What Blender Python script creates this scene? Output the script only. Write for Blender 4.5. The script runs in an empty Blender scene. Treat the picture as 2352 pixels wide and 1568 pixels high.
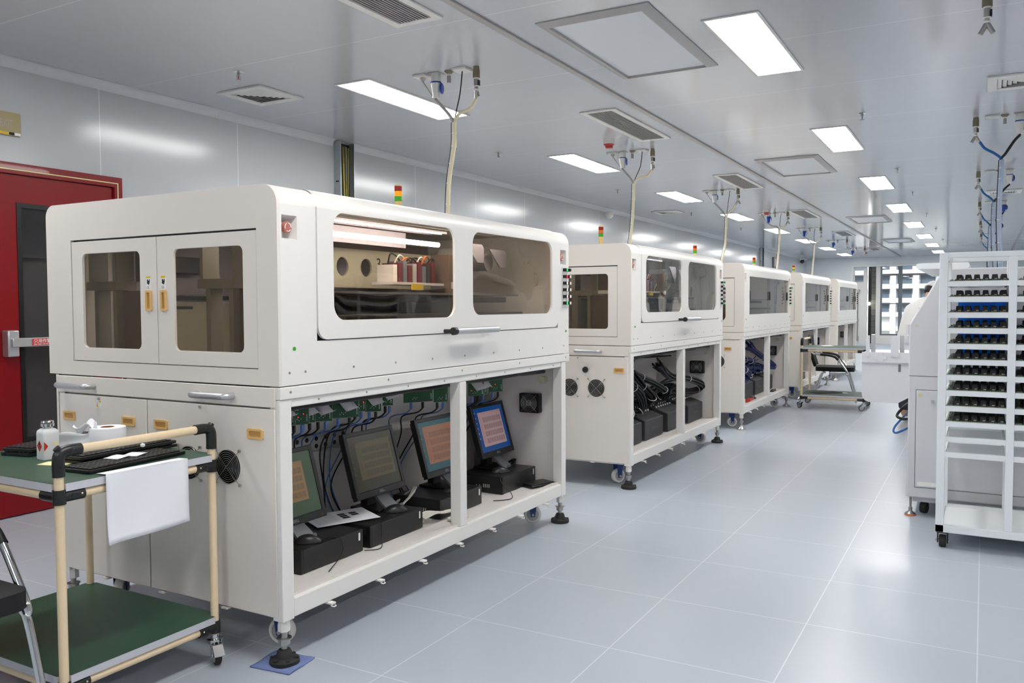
import bpy, bmesh, math, random
from mathutils import Vector as V, Matrix, Euler, geometry
rnd = random.Random(11)
C = bpy.context; SC = C.scene; COL = SC.collection
PI = math.pi
# ------------------------------------------------------------------ camera
FPX, YAW, PITCH, ROLL, CAMH = 1917.0, .5148, -.0428, -.0042, 1.28
def cam_axes():
    f = V((-math.sin(YAW)*math.cos(PITCH), math.cos(YAW)*math.cos(PITCH), math.sin(PITCH)))
    r = V((math.cos(YAW), math.sin(YAW), 0)); u = r.cross(f)
    c, s = math.cos(ROLL), math.sin(ROLL)
    return c*r+s*u, -s*r+c*u, f
CR, CU, CF = cam_axes()
cd = bpy.data.cameras.new('camera'); cam = bpy.data.objects.new('camera', cd); COL.objects.link(cam)
cd.sensor_width = 36; cd.lens = FPX/2352*36; cd.clip_start = .05; cd.clip_end = 600
m3 = Matrix((CR, CU, -CF)).transposed(); cam.matrix_world = Matrix.Translation((0, 0, CAMH)) @ m3.to_4x4()
SC.camera = cam
# ------------------------------------------------------------------ materials
MATS = {}
def lin(c):
    return tuple(((x/255)/12.92 if x/255 <= .04045 else ((x/255+.055)/1.055)**2.4) for x in c)
def mat(name, rgb, rough=.5, metal=0, spec=.5, var=.04, scale=60, bump=0, coat=0, emit=0, srgb=True):
    if name in MATS: return MATS[name]
    m = bpy.data.materials.new(name); m.use_nodes = True
    nt = m.node_tree; b = nt.nodes['Principled BSDF']; c = lin(rgb) if srgb else rgb
    b.inputs['Roughness'].default_value = rough; b.inputs['Metallic'].default_value = metal
    b.inputs['Specular IOR Level'].default_value = spec; b.inputs['Coat Weight'].default_value = coat
    tc = nt.nodes.new('ShaderNodeTexCoord'); no = nt.nodes.new('ShaderNodeTexNoise'); no.inputs['Scale'].default_value = scale
    nt.links.new(tc.outputs['Object'], no.inputs['Vector'])
    mx = nt.nodes.new('ShaderNodeMix'); mx.data_type = 'RGBA'
    mx.inputs[6].default_value = (*[x*(1-var) for x in c], 1); mx.inputs[7].default_value = (*[min(1, x*(1+var)) for x in c], 1)
    nt.links.new(no.outputs['Fac'], mx.inputs[0]); nt.links.new(mx.outputs[2], b.inputs['Base Color'])
    if bump:
        bp = nt.nodes.new('ShaderNodeBump'); bp.inputs['Strength'].default_value = bump; bp.inputs['Distance'].default_value = .002
        nt.links.new(no.outputs['Fac'], bp.inputs['Height']); nt.links.new(bp.outputs['Normal'], b.inputs['Normal'])
    if emit:
        nt.links.new(mx.outputs[2], b.inputs['Emission Color']); b.inputs['Emission Strength'].default_value = emit
    MATS[name] = m; return m
def glow(name, rgb, s):
    m = bpy.data.materials.new(name); m.use_nodes = True; nt = m.node_tree; nt.nodes.remove(nt.nodes['Principled BSDF'])
    e = nt.nodes.new('ShaderNodeEmission'); e.inputs[0].default_value = (*rgb, 1); e.inputs[1].default_value = s
    nt.links.new(e.outputs[0], nt.nodes['Material Output'].inputs[0]); MATS[name] = m; return m
def pane_mat(name, tint, refl=.09, wave=.0, wscale=4, rough=.01):
    m = bpy.data.materials.new(name); m.use_nodes = True; nt = m.node_tree; nt.nodes.remove(nt.nodes['Principled BSDF'])
    t = nt.nodes.new('ShaderNodeBsdfTransparent'); t.inputs[0].default_value = (*tint, 1)
    g = nt.nodes.new('ShaderNodeBsdfGlossy'); g.inputs['Roughness'].default_value = rough
    fr = nt.nodes.new('ShaderNodeLayerWeight'); fr.inputs[0].default_value = .5
    pw = nt.nodes.new('ShaderNodeMath'); pw.operation = 'POWER'; pw.inputs[1].default_value = 5; nt.links.new(fr.outputs['Facing'], pw.inputs[0])
    ma = nt.nodes.new('ShaderNodeMath'); ma.operation = 'MULTIPLY_ADD'; ma.inputs[1].default_value = .8; ma.inputs[2].default_value = refl*.5
    nt.links.new(pw.outputs[0], ma.inputs[0])
    mx = nt.nodes.new('ShaderNodeMixShader'); nt.links.new(ma.outputs[0], mx.inputs[0]); nt.links.new(t.outputs[0], mx.inputs[1]); nt.links.new(g.outputs[0], mx.inputs[2])
    nt.links.new(mx.outputs[0], nt.nodes['Material Output'].inputs[0])
    if wave:
        tc = nt.nodes.new('ShaderNodeTexCoord'); no = nt.nodes.new('ShaderNodeTexNoise'); no.inputs['Scale'].default_value = wscale; no.inputs['Detail'].default_value = 0
        bp = nt.nodes.new('ShaderNodeBump'); bp.inputs['Strength'].default_value = wave; bp.inputs['Distance'].default_value = .05
        nt.links.new(tc.outputs['Object'], no.inputs['Vector']); nt.links.new(no.outputs['Fac'], bp.inputs['Height']); nt.links.new(bp.outputs['Normal'], g.inputs['Normal'])
    MATS[name] = m; return m
def seam_mat(name, rgb, seams, line, rough=.3, coat=0, wob=0, wscale=(1, 1, 1), blot=.05, spec=.5, rvar=0):
    """flat panels with seam lines at regular world positions: seams = [(axis, pitch, phase, half width)]"""
    m = bpy.data.materials.new(name); m.use_nodes = True; nt = m.node_tree; N = nt.nodes.new; Lk = nt.links.new
    b = nt.nodes['Principled BSDF']; b.inputs['Roughness'].default_value = rough; b.inputs['Coat Weight'].default_value = coat; b.inputs['Specular IOR Level'].default_value = spec
    ge = N('ShaderNodeNewGeometry'); sp = N('ShaderNodeSeparateXYZ'); Lk(ge.outputs['Position'], sp.inputs[0])
    fac = None
    for ax, pitch, ph, hw in seams:
        a = N('ShaderNodeMath'); a.operation = 'SUBTRACT'; Lk(sp.outputs[ax], a.inputs[0]); a.inputs[1].default_value = ph
        p = N('ShaderNodeMath'); p.operation = 'PINGPONG'; Lk(a.outputs[0], p.inputs[0]); p.inputs[1].default_value = pitch/2
        l = N('ShaderNodeMath'); l.operation = 'LESS_THAN'; Lk(p.outputs[0], l.inputs[0]); l.inputs[1].default_value = hw
        if fac is None: fac = l
        else:
            q = N('ShaderNodeMath'); q.operation = 'MAXIMUM'; Lk(fac.outputs[0], q.inputs[0]); Lk(l.outputs[0], q.inputs[1]); fac = q
    no = N('ShaderNodeTexNoise'); no.inputs['Scale'].default_value = 1.3; no.inputs['Detail'].default_value = 5; Lk(ge.outputs['Position'], no.inputs['Vector'])
    c = lin(rgb); mx = N('ShaderNodeMix'); mx.data_type = 'RGBA'
    mx.inputs[6].default_value = (*[x*(1-blot) for x in c], 1); mx.inputs[7].default_value = (*[min(1, x*(1+blot)) for x in c], 1); Lk(no.outputs['Fac'], mx.inputs[0])
    m2 = N('ShaderNodeMix'); m2.data_type = 'RGBA'; Lk(fac.outputs[0], m2.inputs[0]); Lk(mx.outputs[2], m2.inputs[6]); m2.inputs[7].default_value = (*lin(line), 1)
    Lk(m2.outputs[2], b.inputs['Base Color'])
    if wob:
        mp = N('ShaderNodeMapping'); mp.inputs['Scale'].default_value = wscale; Lk(ge.outputs['Position'], mp.inputs['Vector'])
        n2 = N('ShaderNodeTexNoise'); n2.inputs['Scale'].default_value = 1; n2.inputs['Detail'].default_value = 2; Lk(mp.outputs[0], n2.inputs['Vector'])
        bp = N('ShaderNodeBump'); bp.inputs['Strength'].default_value = wob; bp.inputs['Distance'].default_value = .02
        Lk(n2.outputs['Fac'], bp.inputs['Height']); Lk(bp.outputs['Normal'], b.inputs['Normal'])
    if rvar:
        rm = N('ShaderNodeMath'); rm.operation = 'MULTIPLY_ADD'; Lk(no.outputs['Fac'], rm.inputs[0]); rm.inputs[1].default_value = rvar; rm.inputs[2].default_value = rough-rvar/2; Lk(rm.outputs[0], b.inputs['Roughness'])
    MATS[name] = m; return m
# ------------------------------------------------------------------ mesh builder
class MB:
    def __init__(s): s.v = []; s.f = []; s.mi = []; s.cur = 0
    def mat(s, i): s.cur = i; return s
    def add(s, vs, fs):
        o = len(s.v); s.v += [tuple(x) for x in vs]; s.f += [tuple(i+o for i in f) for f in fs]; s.mi += [s.cur]*len(fs); return s
    def box(s, x0, x1, y0, y1, z0, z1, M=None):
        vs = [V((x, y, z)) for x in (x0, x1) for y in (y0, y1) for z in (z0, z1)]
        if M: vs = [M @ p for p in vs]
        return s.add(vs, [(0, 1, 3, 2), (4, 6, 7, 5), (0, 4, 5, 1), (2, 3, 7, 6), (0, 2, 6, 4), (1, 5, 7, 3)])
    def ring(s, rings, caps=True, closed=False):
        n = len(rings[0]); vs = [p for r in rings for p in r]; fs = []
        for i in range(len(rings)-(0 if closed else 1)):
            a, b = i*n, ((i+1) % len(rings))*n
            fs += [(a+j, a+(j+1) % n, b+(j+1) % n, b+j) for j in range(n)]
        if caps and not closed: fs += [tuple(range(n))[::-1], tuple(range((len(rings)-1)*n, len(rings)*n))]
        return s.add(vs, fs)
    def cyl(s, p0, p1, r0, r1=None, n=16, caps=True):
        p0, p1 = V(p0), V(p1); r1 = r0 if r1 is None else r1
        d = (p1-p0).normalized(); a = d.orthogonal().normalized(); b = d.cross(a)
        cs = [(math.cos(2*PI*i/n), math.sin(2*PI*i/n)) for i in range(n)]
        return s.ring([[p0+(a*c+b*t)*r0 for c, t in cs], [p1+(a*c+b*t)*r1 for c, t in cs]], caps)
    def lathe(s, prof, c=(0, 0, 0), ax=(0, 0, 1), n=24, caps=True):
        c = V(c); d = V(ax).normalized(); a = d.orthogonal().normalized(); b = d.cross(a)
        return s.ring([[c+d*h+(a*math.cos(2*PI*i/n)+b*math.sin(2*PI*i/n))*max(r, 1e-4) for i in range(n)] for r, h in prof], caps)
    def tube(s, pts, r, n=8, flat=None, closed=False):
        pts = [V(p) for p in pts]; rings = []; up = None; L = len(pts)
        for i, p in enumerate(pts):
            if closed: d = (pts[(i+1) % L]-pts[i-1]).normalized()
            else: d = (pts[min(i+1, L-1)]-pts[max(i-1, 0)]).normalized()
            if up is None: up = d.orthogonal().normalized()
            up = (up-d*up.dot(d)).normalized(); w = d.cross(up)
            rr = r[i] if isinstance(r, (list, tuple)) else r
            rings.append([p+(up*math.cos(2*PI*k/n)+w*math.sin(2*PI*k/n))*rr for k in range(n)])
        return s.ring(rings, True, closed)
    def sphere(s, c, r, n=14, sx=1, sy=1, sz=1, M=None):
        c = V(c); rings = []
        for i in range(n//2+1):
            t = -PI/2+PI*i/(n//2); q = max(math.cos(t), .004)
            rings.append([c+V((math.cos(2*PI*k/n)*q*r*sx, math.sin(2*PI*k/n)*q*r*sy, math.sin(t)*r*sz)) for k in range(n)])
        if M: rings = [[M @ p for p in x] for x in rings]
        return s.ring(rings)
    def plate(s, outer, holes, plane, pos, th):
        """flat plate with holes. plane 'X': (u,v)->(pos,u,v), 'Y': (u,pos,v), 'Z': (u,v,pos); th is signed along the axis"""
        def P(u, v, t):
            q = pos+t; return {'X': (q, u, v), 'Y': (u, q, v), 'Z': (u, v, q)}[plane]
        loops = [[V((a, b, 0)) for a, b in outer]]+[[V((a, b, 0)) for a, b in h] for h in holes]
        tri = geometry.tessellate_polygon(loops); flat = [p for l in loops for p in l]; n = len(flat)
        vs = [P(p.x, p.y, 0) for p in flat]+[P(p.x, p.y, th) for p in flat]
        fs = [tuple(t) for t in tri]+[tuple(i+n for i in t[::-1]) for t in tri]
        o = 0
        for l in loops:
            k = len(l); fs += [(o+i, o+(i+1) % k, o+(i+1) % k+n, o+i+n) for i in range(k)]; o += k
        return s.add(vs, fs)
    def sheet(s, grid):
        n = len(grid[0]); vs = [p for r in grid for p in r]
        return s.add(vs, [(i*n+j, i*n+j+1, (i+1)*n+j+1, (i+1)*n+j) for i in range(len(grid)-1) for j in range(n-1)])
    def build(s, name, mats, parent=None, bevel=0, smooth=38, loc=None, rot=None, seg=2, solid=0):
        me = bpy.data.meshes.new(name); me.from_pydata([tuple(p) for p in s.v], [], s.f)
        mats = mats if isinstance(mats, (list, tuple)) else [mats]
        for m in mats: me.materials.append(MATS[m] if isinstance(m, str) else m)
        if len(mats) > 1: me.polygons.foreach_set('material_index', s.mi)
        bm = bmesh.new(); bm.from_mesh(me); bmesh.ops.recalc_face_normals(bm, faces=bm.faces); bm.to_mesh(me); bm.free()
        if smooth: me.polygons.foreach_set('use_smooth', [True]*len(me.polygons)); me.set_sharp_from_angle(angle=math.radians(smooth))
        o = bpy.data.objects.new(name, me); COL.objects.link(o)
        if parent: o.parent = parent
        if loc: o.location = loc
        if rot: o.rotation_euler = rot
        if solid:
            q = o.modifiers.new('solid', 'SOLIDIFY'); q.thickness = solid; q.offset = 0
        if bevel:
            q = o.modifiers.new('bevel', 'BEVEL'); q.width = bevel; q.segments = seg; q.limit_method = 'ANGLE'; q.angle_limit = math.radians(50)
        return o
def rr(u0, u1, v0, v1, r, n=6, corners=(1, 1, 1, 1)):
    """rounded rectangle outline; corners order: lower left, lower right, upper right, upper left"""
    out = []
    for k, (cx, cy, a) in enumerate(((u0, v0, PI), (u1, v0, 1.5*PI), (u1, v1, 0), (u0, v1, .5*PI))):
        q = r if corners[k] else 0
        if not q: out.append((cx, cy)); continue
        ox = cx+q if k in (0, 3) else cx-q; oy = cy+q if k in (0, 1) else cy-q
        out += [(ox+q*math.cos(a+PI/2*i/n), oy+q*math.sin(a+PI/2*i/n)) for i in range(n+1)]
    return out
def rect(u0, u1, v0, v1): return [(u0, v0), (u1, v0), (u1, v1), (u0, v1)]
def spline(pts, n=6):
    pts = [V(p) for p in pts]; out = []
    for i in range(len(pts)-1):
        p0 = pts[i-1] if i else pts[0]*2-pts[1]; p1, p2 = pts[i], pts[i+1]; p3 = pts[i+2] if i+2 < len(pts) else p2*2-p1
        for k in range(n):
            t = k/n; out.append(.5*((2*p1)+(p2-p0)*t+(2*p0-5*p1+4*p2-p3)*t*t+(3*p1-p0-3*p2+p3)*t**3))
    out.append(pts[-1]); return out
def tag(o, label=None, cat=None, group=None, kind=None):
    if label: o['label'] = label
    if cat: o['category'] = cat
    if group: o['group'] = group
    if kind: o['kind'] = kind
    return o
def thing(name, label, cat, loc=(0, 0, 0), rz=0, group=None):
    o = bpy.data.objects.new(name, None); o.empty_display_size = .1; COL.objects.link(o); o.location = loc; o.rotation_euler = (0, 0, rz)
    return tag(o, label, cat, group)
def dup(root, loc, rz, label, group=None):
    r = root.copy(); COL.objects.link(r); r.location = loc; r.rotation_euler = (r.rotation_euler.x, r.rotation_euler.y, rz); r['label'] = label
    if group: r['group'] = group
    for ch in root.children:
        c = ch.copy(); COL.objects.link(c); c.parent = r
        for g in ch.children:
            d = g.copy(); COL.objects.link(d); d.parent = c
    return r
def text(name, s, size, loc, rot, m, parent=None, ext=.0004, al='LEFT', sx=1):
    cu = bpy.data.curves.new(name, 'FONT'); cu.body = s; cu.size = size; cu.extrude = ext; cu.align_x = al
    t = bpy.data.objects.new(name, cu); me = bpy.data.meshes.new_from_object(t); bpy.data.objects.remove(t)
    me.name = name; me.materials.clear(); me.materials.append(MATS[m]); o = bpy.data.objects.new(name, me); COL.objects.link(o)
    o.location = loc; o.rotation_euler = rot; o.scale = (sx, 1, 1)
    if parent: o.parent = parent
    return o
ROT_X = (PI/2, 0, PI/2)      # faces +X, reads along +Y
ROT_Y = (PI/2, 0, 0)         # faces -Y, reads along +X
ORD = ['nearest', 'second', 'third', 'fourth', 'fifth', 'sixth', 'seventh', 'eighth', 'ninth', 'tenth', 'eleventh', 'twelfth']
# ------------------------------------------------------------------ palette
mat('machine_white', (236, 233, 228), .38, var=.012, scale=400)
mat('cover_grey_white', (231, 224, 216), .45, var=.015, scale=400)
mat('inner_grey', (226, 220, 216), .5); mat('stand_grey', (150, 145, 130), .5); mat('rack_white', (243, 246, 249), .4, var=.015)
mat('beige_plastic', (226, 184, 116), .45); mat('beige_shaded', (196, 150, 84), .5)
mat('chrome', (215, 215, 215), .12, 1); mat('steel', (176, 174, 170), .3, 1); mat('brushed', (200, 202, 204), .38, .85)
mat('black_plastic', (20, 20, 21), .42); mat('black_satin', (30, 30, 31), .35); mat('black_rubber', (38, 37, 37), .7); mat('dark_grey', (62, 62, 66), .5); mat('charcoal', (48, 48, 51), .5)
mat('nylon_white', (232, 230, 222), .4); mat('blue_paint', (22, 56, 120), .4); mat('socket_blue', (18, 66, 160), .35)
mat('cream_pipe', (238, 214, 176), .3, coat=.3); mat('bench_green', (38, 76, 56), .42, var=.08, scale=9); mat('board_edge', (205, 205, 212), .5)
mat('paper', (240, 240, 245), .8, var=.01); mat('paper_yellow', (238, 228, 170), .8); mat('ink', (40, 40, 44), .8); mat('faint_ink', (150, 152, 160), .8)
mat('pcb_green', (14, 74, 36), .45, var=.25, scale=90); mat('pcb_pale', (150, 178, 150), .5); mat('ribbon_grey', (186, 182, 186), .6)
mat('cable_black', (13, 13, 14), .45); mat('cable_blue', (74, 114, 178), .4); mat('cable_navy', (26, 40, 92), .45); mat('cable_white', (222, 218, 206), .5)
mat('hose_cream', (226, 214, 178), .4); mat('sleeve', (216, 214, 208), .25); mat('cord_grey', (168, 166, 162), .5); mat('hose_blue', (30, 96, 160), .35); mat('sleeve_blue', (168, 182, 204), .3)
mat('olive', (128, 118, 92), .6); mat('fixture_white', (228, 226, 222), .45); mat('vent_dark', (58, 60, 64), .7); mat('frame_alu', (176, 173, 172), .4, .2)
mat('hepa_face', (232, 234, 237), .8, var=.03, scale=500, bump=.3); mat('red_plastic', (176, 52, 40), .35); mat('button_red', (186, 112, 98), .4)
mat('door_red', (130, 4, 14), .28, spec=.3, coat=.12, var=.05, scale=4); mat('door_frame_red', (132, 12, 22), .25, spec=.35, coat=.15); mat('door_black', (10, 10, 11), .3); mat('door_glass', (48, 46, 46), .04, spec=.8, var=.3, scale=3)
mat('label_red', (190, 60, 60), .5); mat('label_white', (244, 242, 238), .6); mat('label_yellow', (226, 196, 50), .6); mat('sign_khaki', (172, 158, 118), .5)
mat('skin', (206, 160, 128), .55); mat('hair', (26, 22, 20), .6); mat('coat_white', (226, 224, 222), .8, var=.05, scale=14, bump=.4); mat('trouser', (60, 62, 74), .8)
mat('galvanised', (176, 182, 184), .3, .7, var=.12, scale=25); mat('wire_yellow', (190, 170, 30), .5); mat('concrete_block', (112, 112, 104), .9, var=.2, scale=8, bump=.5)
mat('cloth_blue', (112, 128, 176), .9, var=.25, scale=220, bump=.4); mat('cardboard', (150, 96, 56), .8); mat('bottle_white', (226, 228, 230), .35); mat('orange', (222, 110, 40), .5)
mat('seat_black', (16, 15, 17), .75, bump=.3, scale=300); mat('inner_beige', (196, 190, 166), .5); mat('inner_dark', (52, 50, 46), .5); mat('inner_brown', (110, 90, 74), .6); mat('inner_lilac', (190, 184, 194), .5)
mat('nav_grey', (110, 112, 116), .4); mat('placer_grey', (216, 217, 221), .4, var=.015); mat('flame_red', (196, 48, 30), .5); mat('stain', (222, 210, 160), .7); mat('blue_window', (8, 96, 204), .15, var=.45, scale=14)
mat('facade', (225, 228, 230), .8); mat('facade_slab', (245, 245, 245), .8); mat('facade_glass', (84, 98, 114), .3); mat('window_metal', (110, 118, 124), .4, .3)
glow('lamp_glow', (1.0, .985, .955), 33.0); glow('tube_glow', (1, .97, 1.0), 26.0); glow('amber_lit', (1, .36, .03), 1.15); glow('green_lit', (.06, .8, .16), 1.0); glow('red_lit', (1, .04, .07), .9); glow('led_red', (1, .02, .02), 2.5); glow('bulb', (1, .97, .9), 25)
mat('lens_red', (150, 24, 20), .25); mat('lens_amber', (214, 110, 22), .25); mat('lens_green', (60, 168, 46), .25); mat('pole_beige', (222, 190, 118), .5)
pane_mat('acrylic_brown', (.80, .745, .66), .07, .12, 5); pane_mat('acrylic_clear', (.93, .925, .91), .22, .02, 3); pane_mat('acrylic_grey', (.84, .85, .82), .22, .5, 4); pane_mat('window_glass', (.93, .96, .96), .06)
# ================================================================== SETTING
WX, CZ, YE, YB, RX = -5.175, 2.79, 29.1, -4.6, 4.6
def structure(name, mb, mats, parent=None, **k):
    o = mb.build(name, mats, parent, **k); o['kind'] = 'structure'; return o
fl = seam_mat('floor_tile', (180, 187, 197), [(0, .6, 0, .0022), (1, .6, .45, .0022)], (212, 216, 222), rough=.3, wob=.05, wscale=(2.5, 2.5, 1), blot=.05, rvar=.12)
ce = seam_mat('ceiling_panel', (196, 198, 203), [(1, 1.188, 2.59, .0028)], (222, 224, 228), rough=.13, wob=.045, wscale=(.6, 5, 1), blot=.01, spec=.6)
wa = seam_mat('wall_panel', (194, 198, 202), [(1, 1.188, 3.556, .003)], (226, 230, 234), rough=.17, wob=.05, wscale=(1, .5, 1.5), blot=.01)
we = seam_mat('wall_end_panel', (226, 231, 234), [(0, 1.188, -1.95, .004)], (226, 230, 234), rough=.3, blot=.01)
structure('floor', MB().box(WX-.2, RX+.2, YB-.2, YE+6, -.12, 0), fl, smooth=0)
structure('ceiling', MB().box(WX-.2, RX+.2, YB-.2, YE+.2, CZ, CZ+.2), ce, smooth=0)
structure('wall_left', MB().box(WX-.2, WX, YB-.2, YE+.2, 0, CZ), wa, smooth=0)
structure('wall_right', MB().box(RX, RX+.2, YB-.2, YE+.2, 0, CZ), wa, smooth=0)
structure('wall_back', MB().box(WX, RX, YB-.2, YB, 0, CZ), we, smooth=0)
# far wall with a wide opening
OX0, OX1, OZ = -3.73, -1.0, 2.485
structure('wall_end', MB().plate([(WX, 0), (OX0, 0), (OX0, OZ), (OX1, OZ), (OX1, 0), (RX, 0), (RX, CZ), (WX, CZ)], [], 'Y', YE, .2), we, smooth=0)
# concave cove where the left wall meets the ceiling, in lengths
q = MB(); r = .055
for a, b in ((YB, 4.55), (4.552, 5.86), (6.09, 14), (14.002, 22.3), (22.7, YE)):
    pr = [(WX+.001+r-r*math.cos(t*PI/16), CZ-.001-r+r*math.sin(t*PI/16)) for t in range(9)]
    pr = [(x, z) for x, z in pr]+[(WX+.001, CZ-.001)]
    q.ring([[V((x, y, z)) for x, z in pr] for y in (a, b)])
structure('trim_1', q, mat('cove', (214, 217, 220), .35))
structure('trim_2', MB().box(-2.352, -2.308, YB, YE, CZ-.012, CZ), mat('joint_strip', (170, 166, 164), .45), bevel=.003)
structure('trim_3', MB().box(.625, .669, YB, YE, CZ-.012, CZ), 'joint_strip', bevel=.003)
structure('trim_4', MB().box(OX0-.04, OX1+.04, YE-.012, YE, OZ, OZ+.04).box(OX0-.04, OX0, YE-.012, YE, 0, OZ), 'label_white')
structure('baseboard_left', MB().box(WX, WX+.012, 3.70, YE, 0, .05), mat('skirt', (96, 98, 102), .5))
# ---- red double door on the left wall
D = structure('door_1', MB().plate([(1.72, .0), (1.79, .0), (1.79, 2.09), (3.62, 2.09), (3.62, .0), (3.69, .0), (3.69, 2.16), (1.72, 2.16)], [], 'X', WX+.035, -.035)
    .plate([(1.765, 0), (1.79, 0), (1.79, 2.09), (3.62, 2.09), (3.62, 0), (3.645, 0), (3.645, 2.115), (1.765, 2.115)], [], 'X', WX+.05, -.015), 'door_frame_red', bevel=.003)
structure('door_edge_highlight', MB().plate([(1.764, 0), (1.77, 0), (1.77, 2.113), (3.641, 2.113), (3.641, 0), (3.647, 0), (3.647, 2.119), (1.764, 2.119)], [], 'X', WX+.0515, -.002), 'paper_yellow', D, smooth=0)  # pale strip paints a highlight along the inner step of the frame
for y0, y1, hole in ((2.705, 3.617, 1), (1.793, 2.701, 0)):
    g0, g1 = (2.966, 3.46) if hole else (1.95, 2.45)
    lf = structure('door_leaf', MB().plate(rect(y0, y1, .008, 2.087), [rect(g0, g1, .45, 1.92)], 'X', WX+.03, -.028), 'door_red', D, smooth=0)
    structure('glazing_frame', MB().plate(rect(g0, g1, .45, 1.92), [rect(g0+.028, g1-.028, .478, 1.892)], 'X', WX+.034, -.026), 'door_black', D, smooth=0)
    structure('door_glass', MB().box(WX+.012, WX+.018, g0+.02, g1-.02, .47, 1.9), 'door_glass', D, smooth=0)
pb = MB().box(WX+.03, WX+.10, 2.857, 2.925, .985, 1.145)
structure('panic_bar_bracket', pb, 'brushed', D, bevel=.008)
structure('panic_bar', MB().box(WX+.08, WX+.125, 2.87, 3.56, 1.043, 1.098), 'brushed', D, bevel=.006)
structure('panic_bar_bracket', MB().box(WX+.03, WX+.10, 3.53, 3.59, .985, 1.145), 'brushed', D, bevel=.008)
lb = structure('panic_bar_label', MB().box(WX+.1255, WX+.1265, 2.985, 3.46, 1.049, 1.092), 'label_red', D, smooth=0)
for txt, sz, z in (('只用作緊急出路推動', .027, 1.066), ('USE ONLY AS AN EMERGENCY EXIT', .0115, 1.053)):
    t = text('panic_bar_lettering', txt, sz, (WX+.1268, 2.995, z), ROT_X, 'label_white', D); t['kind'] = 'structure'
# ---- exit sign
S = MB().plate(rr(2.62, 3.019, 2.325, 2.464, .012), [], 'X', WX+.016, -.015).build('exit_sign', 'sign_khaki')
tag(S, 'khaki EXIT sign with silver letters above the red door', 'sign')
text('lettering', 'EXIT', .066, (WX+.0165, 2.888, 2.372), ROT_X, 'frame_alu', S, sx=.62)
MB().box(WX+.0162, WX+.017, 2.66, 2.945, 2.328, 2.343).build('sticker', 'label_yellow', S, smooth=0)
MB().box(WX+.0162, WX+.017, 2.945, 2.978, 2.328, 2.344).build('sticker', 'ink', S, smooth=0)
MB().box(WX+.0162, WX+.017, 2.978, 3.015, 2.328, 2.344).build('sticker', 'label_white', S, smooth=0)
# ---- vertical cable ducts on the left wall
for (y0, y1, lab) in ((5.87, 6.065, 'open galvanised cable duct full of yellow and blue wires behind the nearest machine'),
                      (22.35, 22.6, 'tall galvanised cable duct on the left wall behind the fourth machine')):
    T = thing('cable_duct', lab, 'cable duct', (WX+.003, y0, 0)); w = y1-y0
    MB().plate([(0, 0), (.075, 0), (.075, .012), (.004, .012), (.004, w-.008), (.075, w-.008), (.075, w), (0, w)], [], 'Z', .05, 2.73).build('trough', 'galvanised', T, smooth=0)
    MB().box(.006, .02, .012, w-.008, .06, 2.77).build('liner', 'black_satin', T, smooth=0)
    for k in range(7): MB().box(.02, .055, .0-.002, -.0005, .25+k*.36, .262+k*.36).build('punched_slot', 'ink', T, smooth=0)
    for k in range(16):
        y = .03+rnd.random()*(w-.07); a = rnd.random()*6; amp = .018*rnd.random()
        pts = [(.035+.012*math.sin(z*2+a), min(max(y+amp*math.sin(z*3+a)+.0*z, .022), w-.02), .1+z) for z in [i*.22 for i in range(13)]]
        MB().tube(spline(pts, 3), .0045, 6).build('wire', ['wire_yellow', 'wire_yellow', 'cable_navy', 'cable_black', 'galvanised', 'cable_blue'][k % 6], T)
# ---- far opening: door leaf, block column, glazing
G = structure('door_2', MB().plate(rect(-3.71, -3.30, .02, 2.44), [rect(-3.68, -3.42, 2.0, 2.40)], 'Y', YE+.05, .04), 'fixture_white', smooth=0)
structure('door_window', MB().box(-3.68, -3.42, YE+.065, YE+.07, 2.0, 2.4), 'window_glass', G, smooth=0)
q = MB()
for z0, z1 in ((.25, 1.75), ): q.cyl((-3.58, YE-.02, z0), (-3.58, YE-.02, z1), .018, n=10)
q.box(-3.64, -3.52, YE-.06, YE+.05, 1.68, 1.76).box(-3.61, -3.55, YE-.04, YE+.05, .75, .80).box(-3.62, -3.54, YE-.05, YE+.05, .1, .25)
structure('door_bolt', q, 'steel', G)
structure('column_1', MB().box(-3.205, -3.05, YE+.35, YE+.6, 0, 2.6), 'concrete_block', smooth=0)
structure('column_2', MB().box(-3.30, -3.206, YE+.35, YE+.6, 0, 2.6), 'door_black', smooth=0)
q = MB()
for k in range(14): q.box(-3.205, -3.05, YE+.346, YE+.35, .18*k, .18*k+.008)
structure('column_3', q, 'door_black', smooth=0)
structure('column_4', MB().box(-3.05, -2.915, YE+.1, YE+.3, 0, 2.6), 'fixture_white', bevel=.01)
W = structure('window_1', MB().plate(rect(-2.915, -1.0, .28, 2.5), [rect(-2.87, -2.39, .33, 2.19), rect(-2.28, -1.05, .33, 2.19), rect(-2.87, -2.39, 2.25, 2.48), rect(-2.28, -1.05, 2.25, 2.48)], 'Y', YE+.1, .08), 'window_metal', smooth=0)
structure('window_rail', MB().box(-2.9, -1.02, YE+.09, YE+.10, 1.28, 1.31), 'window_metal', W, smooth=0)
structure('window_pane', MB().box(-2.9, -1.02, YE+.135, YE+.14, .3, 2.49), 'window_glass', W, smooth=0)
structure('window_sill', MB().box(-2.915, -1.0, YE+.05, YE+.3, 0, .28), 'fixture_white', W, smooth=0)
o = MB().sphere((0, 0, 0), .05, 12).build('work_lamp', 'bulb', loc=(-3.26, YE+.16, 1.30)); tag(o, 'small glaring work lamp beside the dark block column at the far end', 'lamp')
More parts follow.
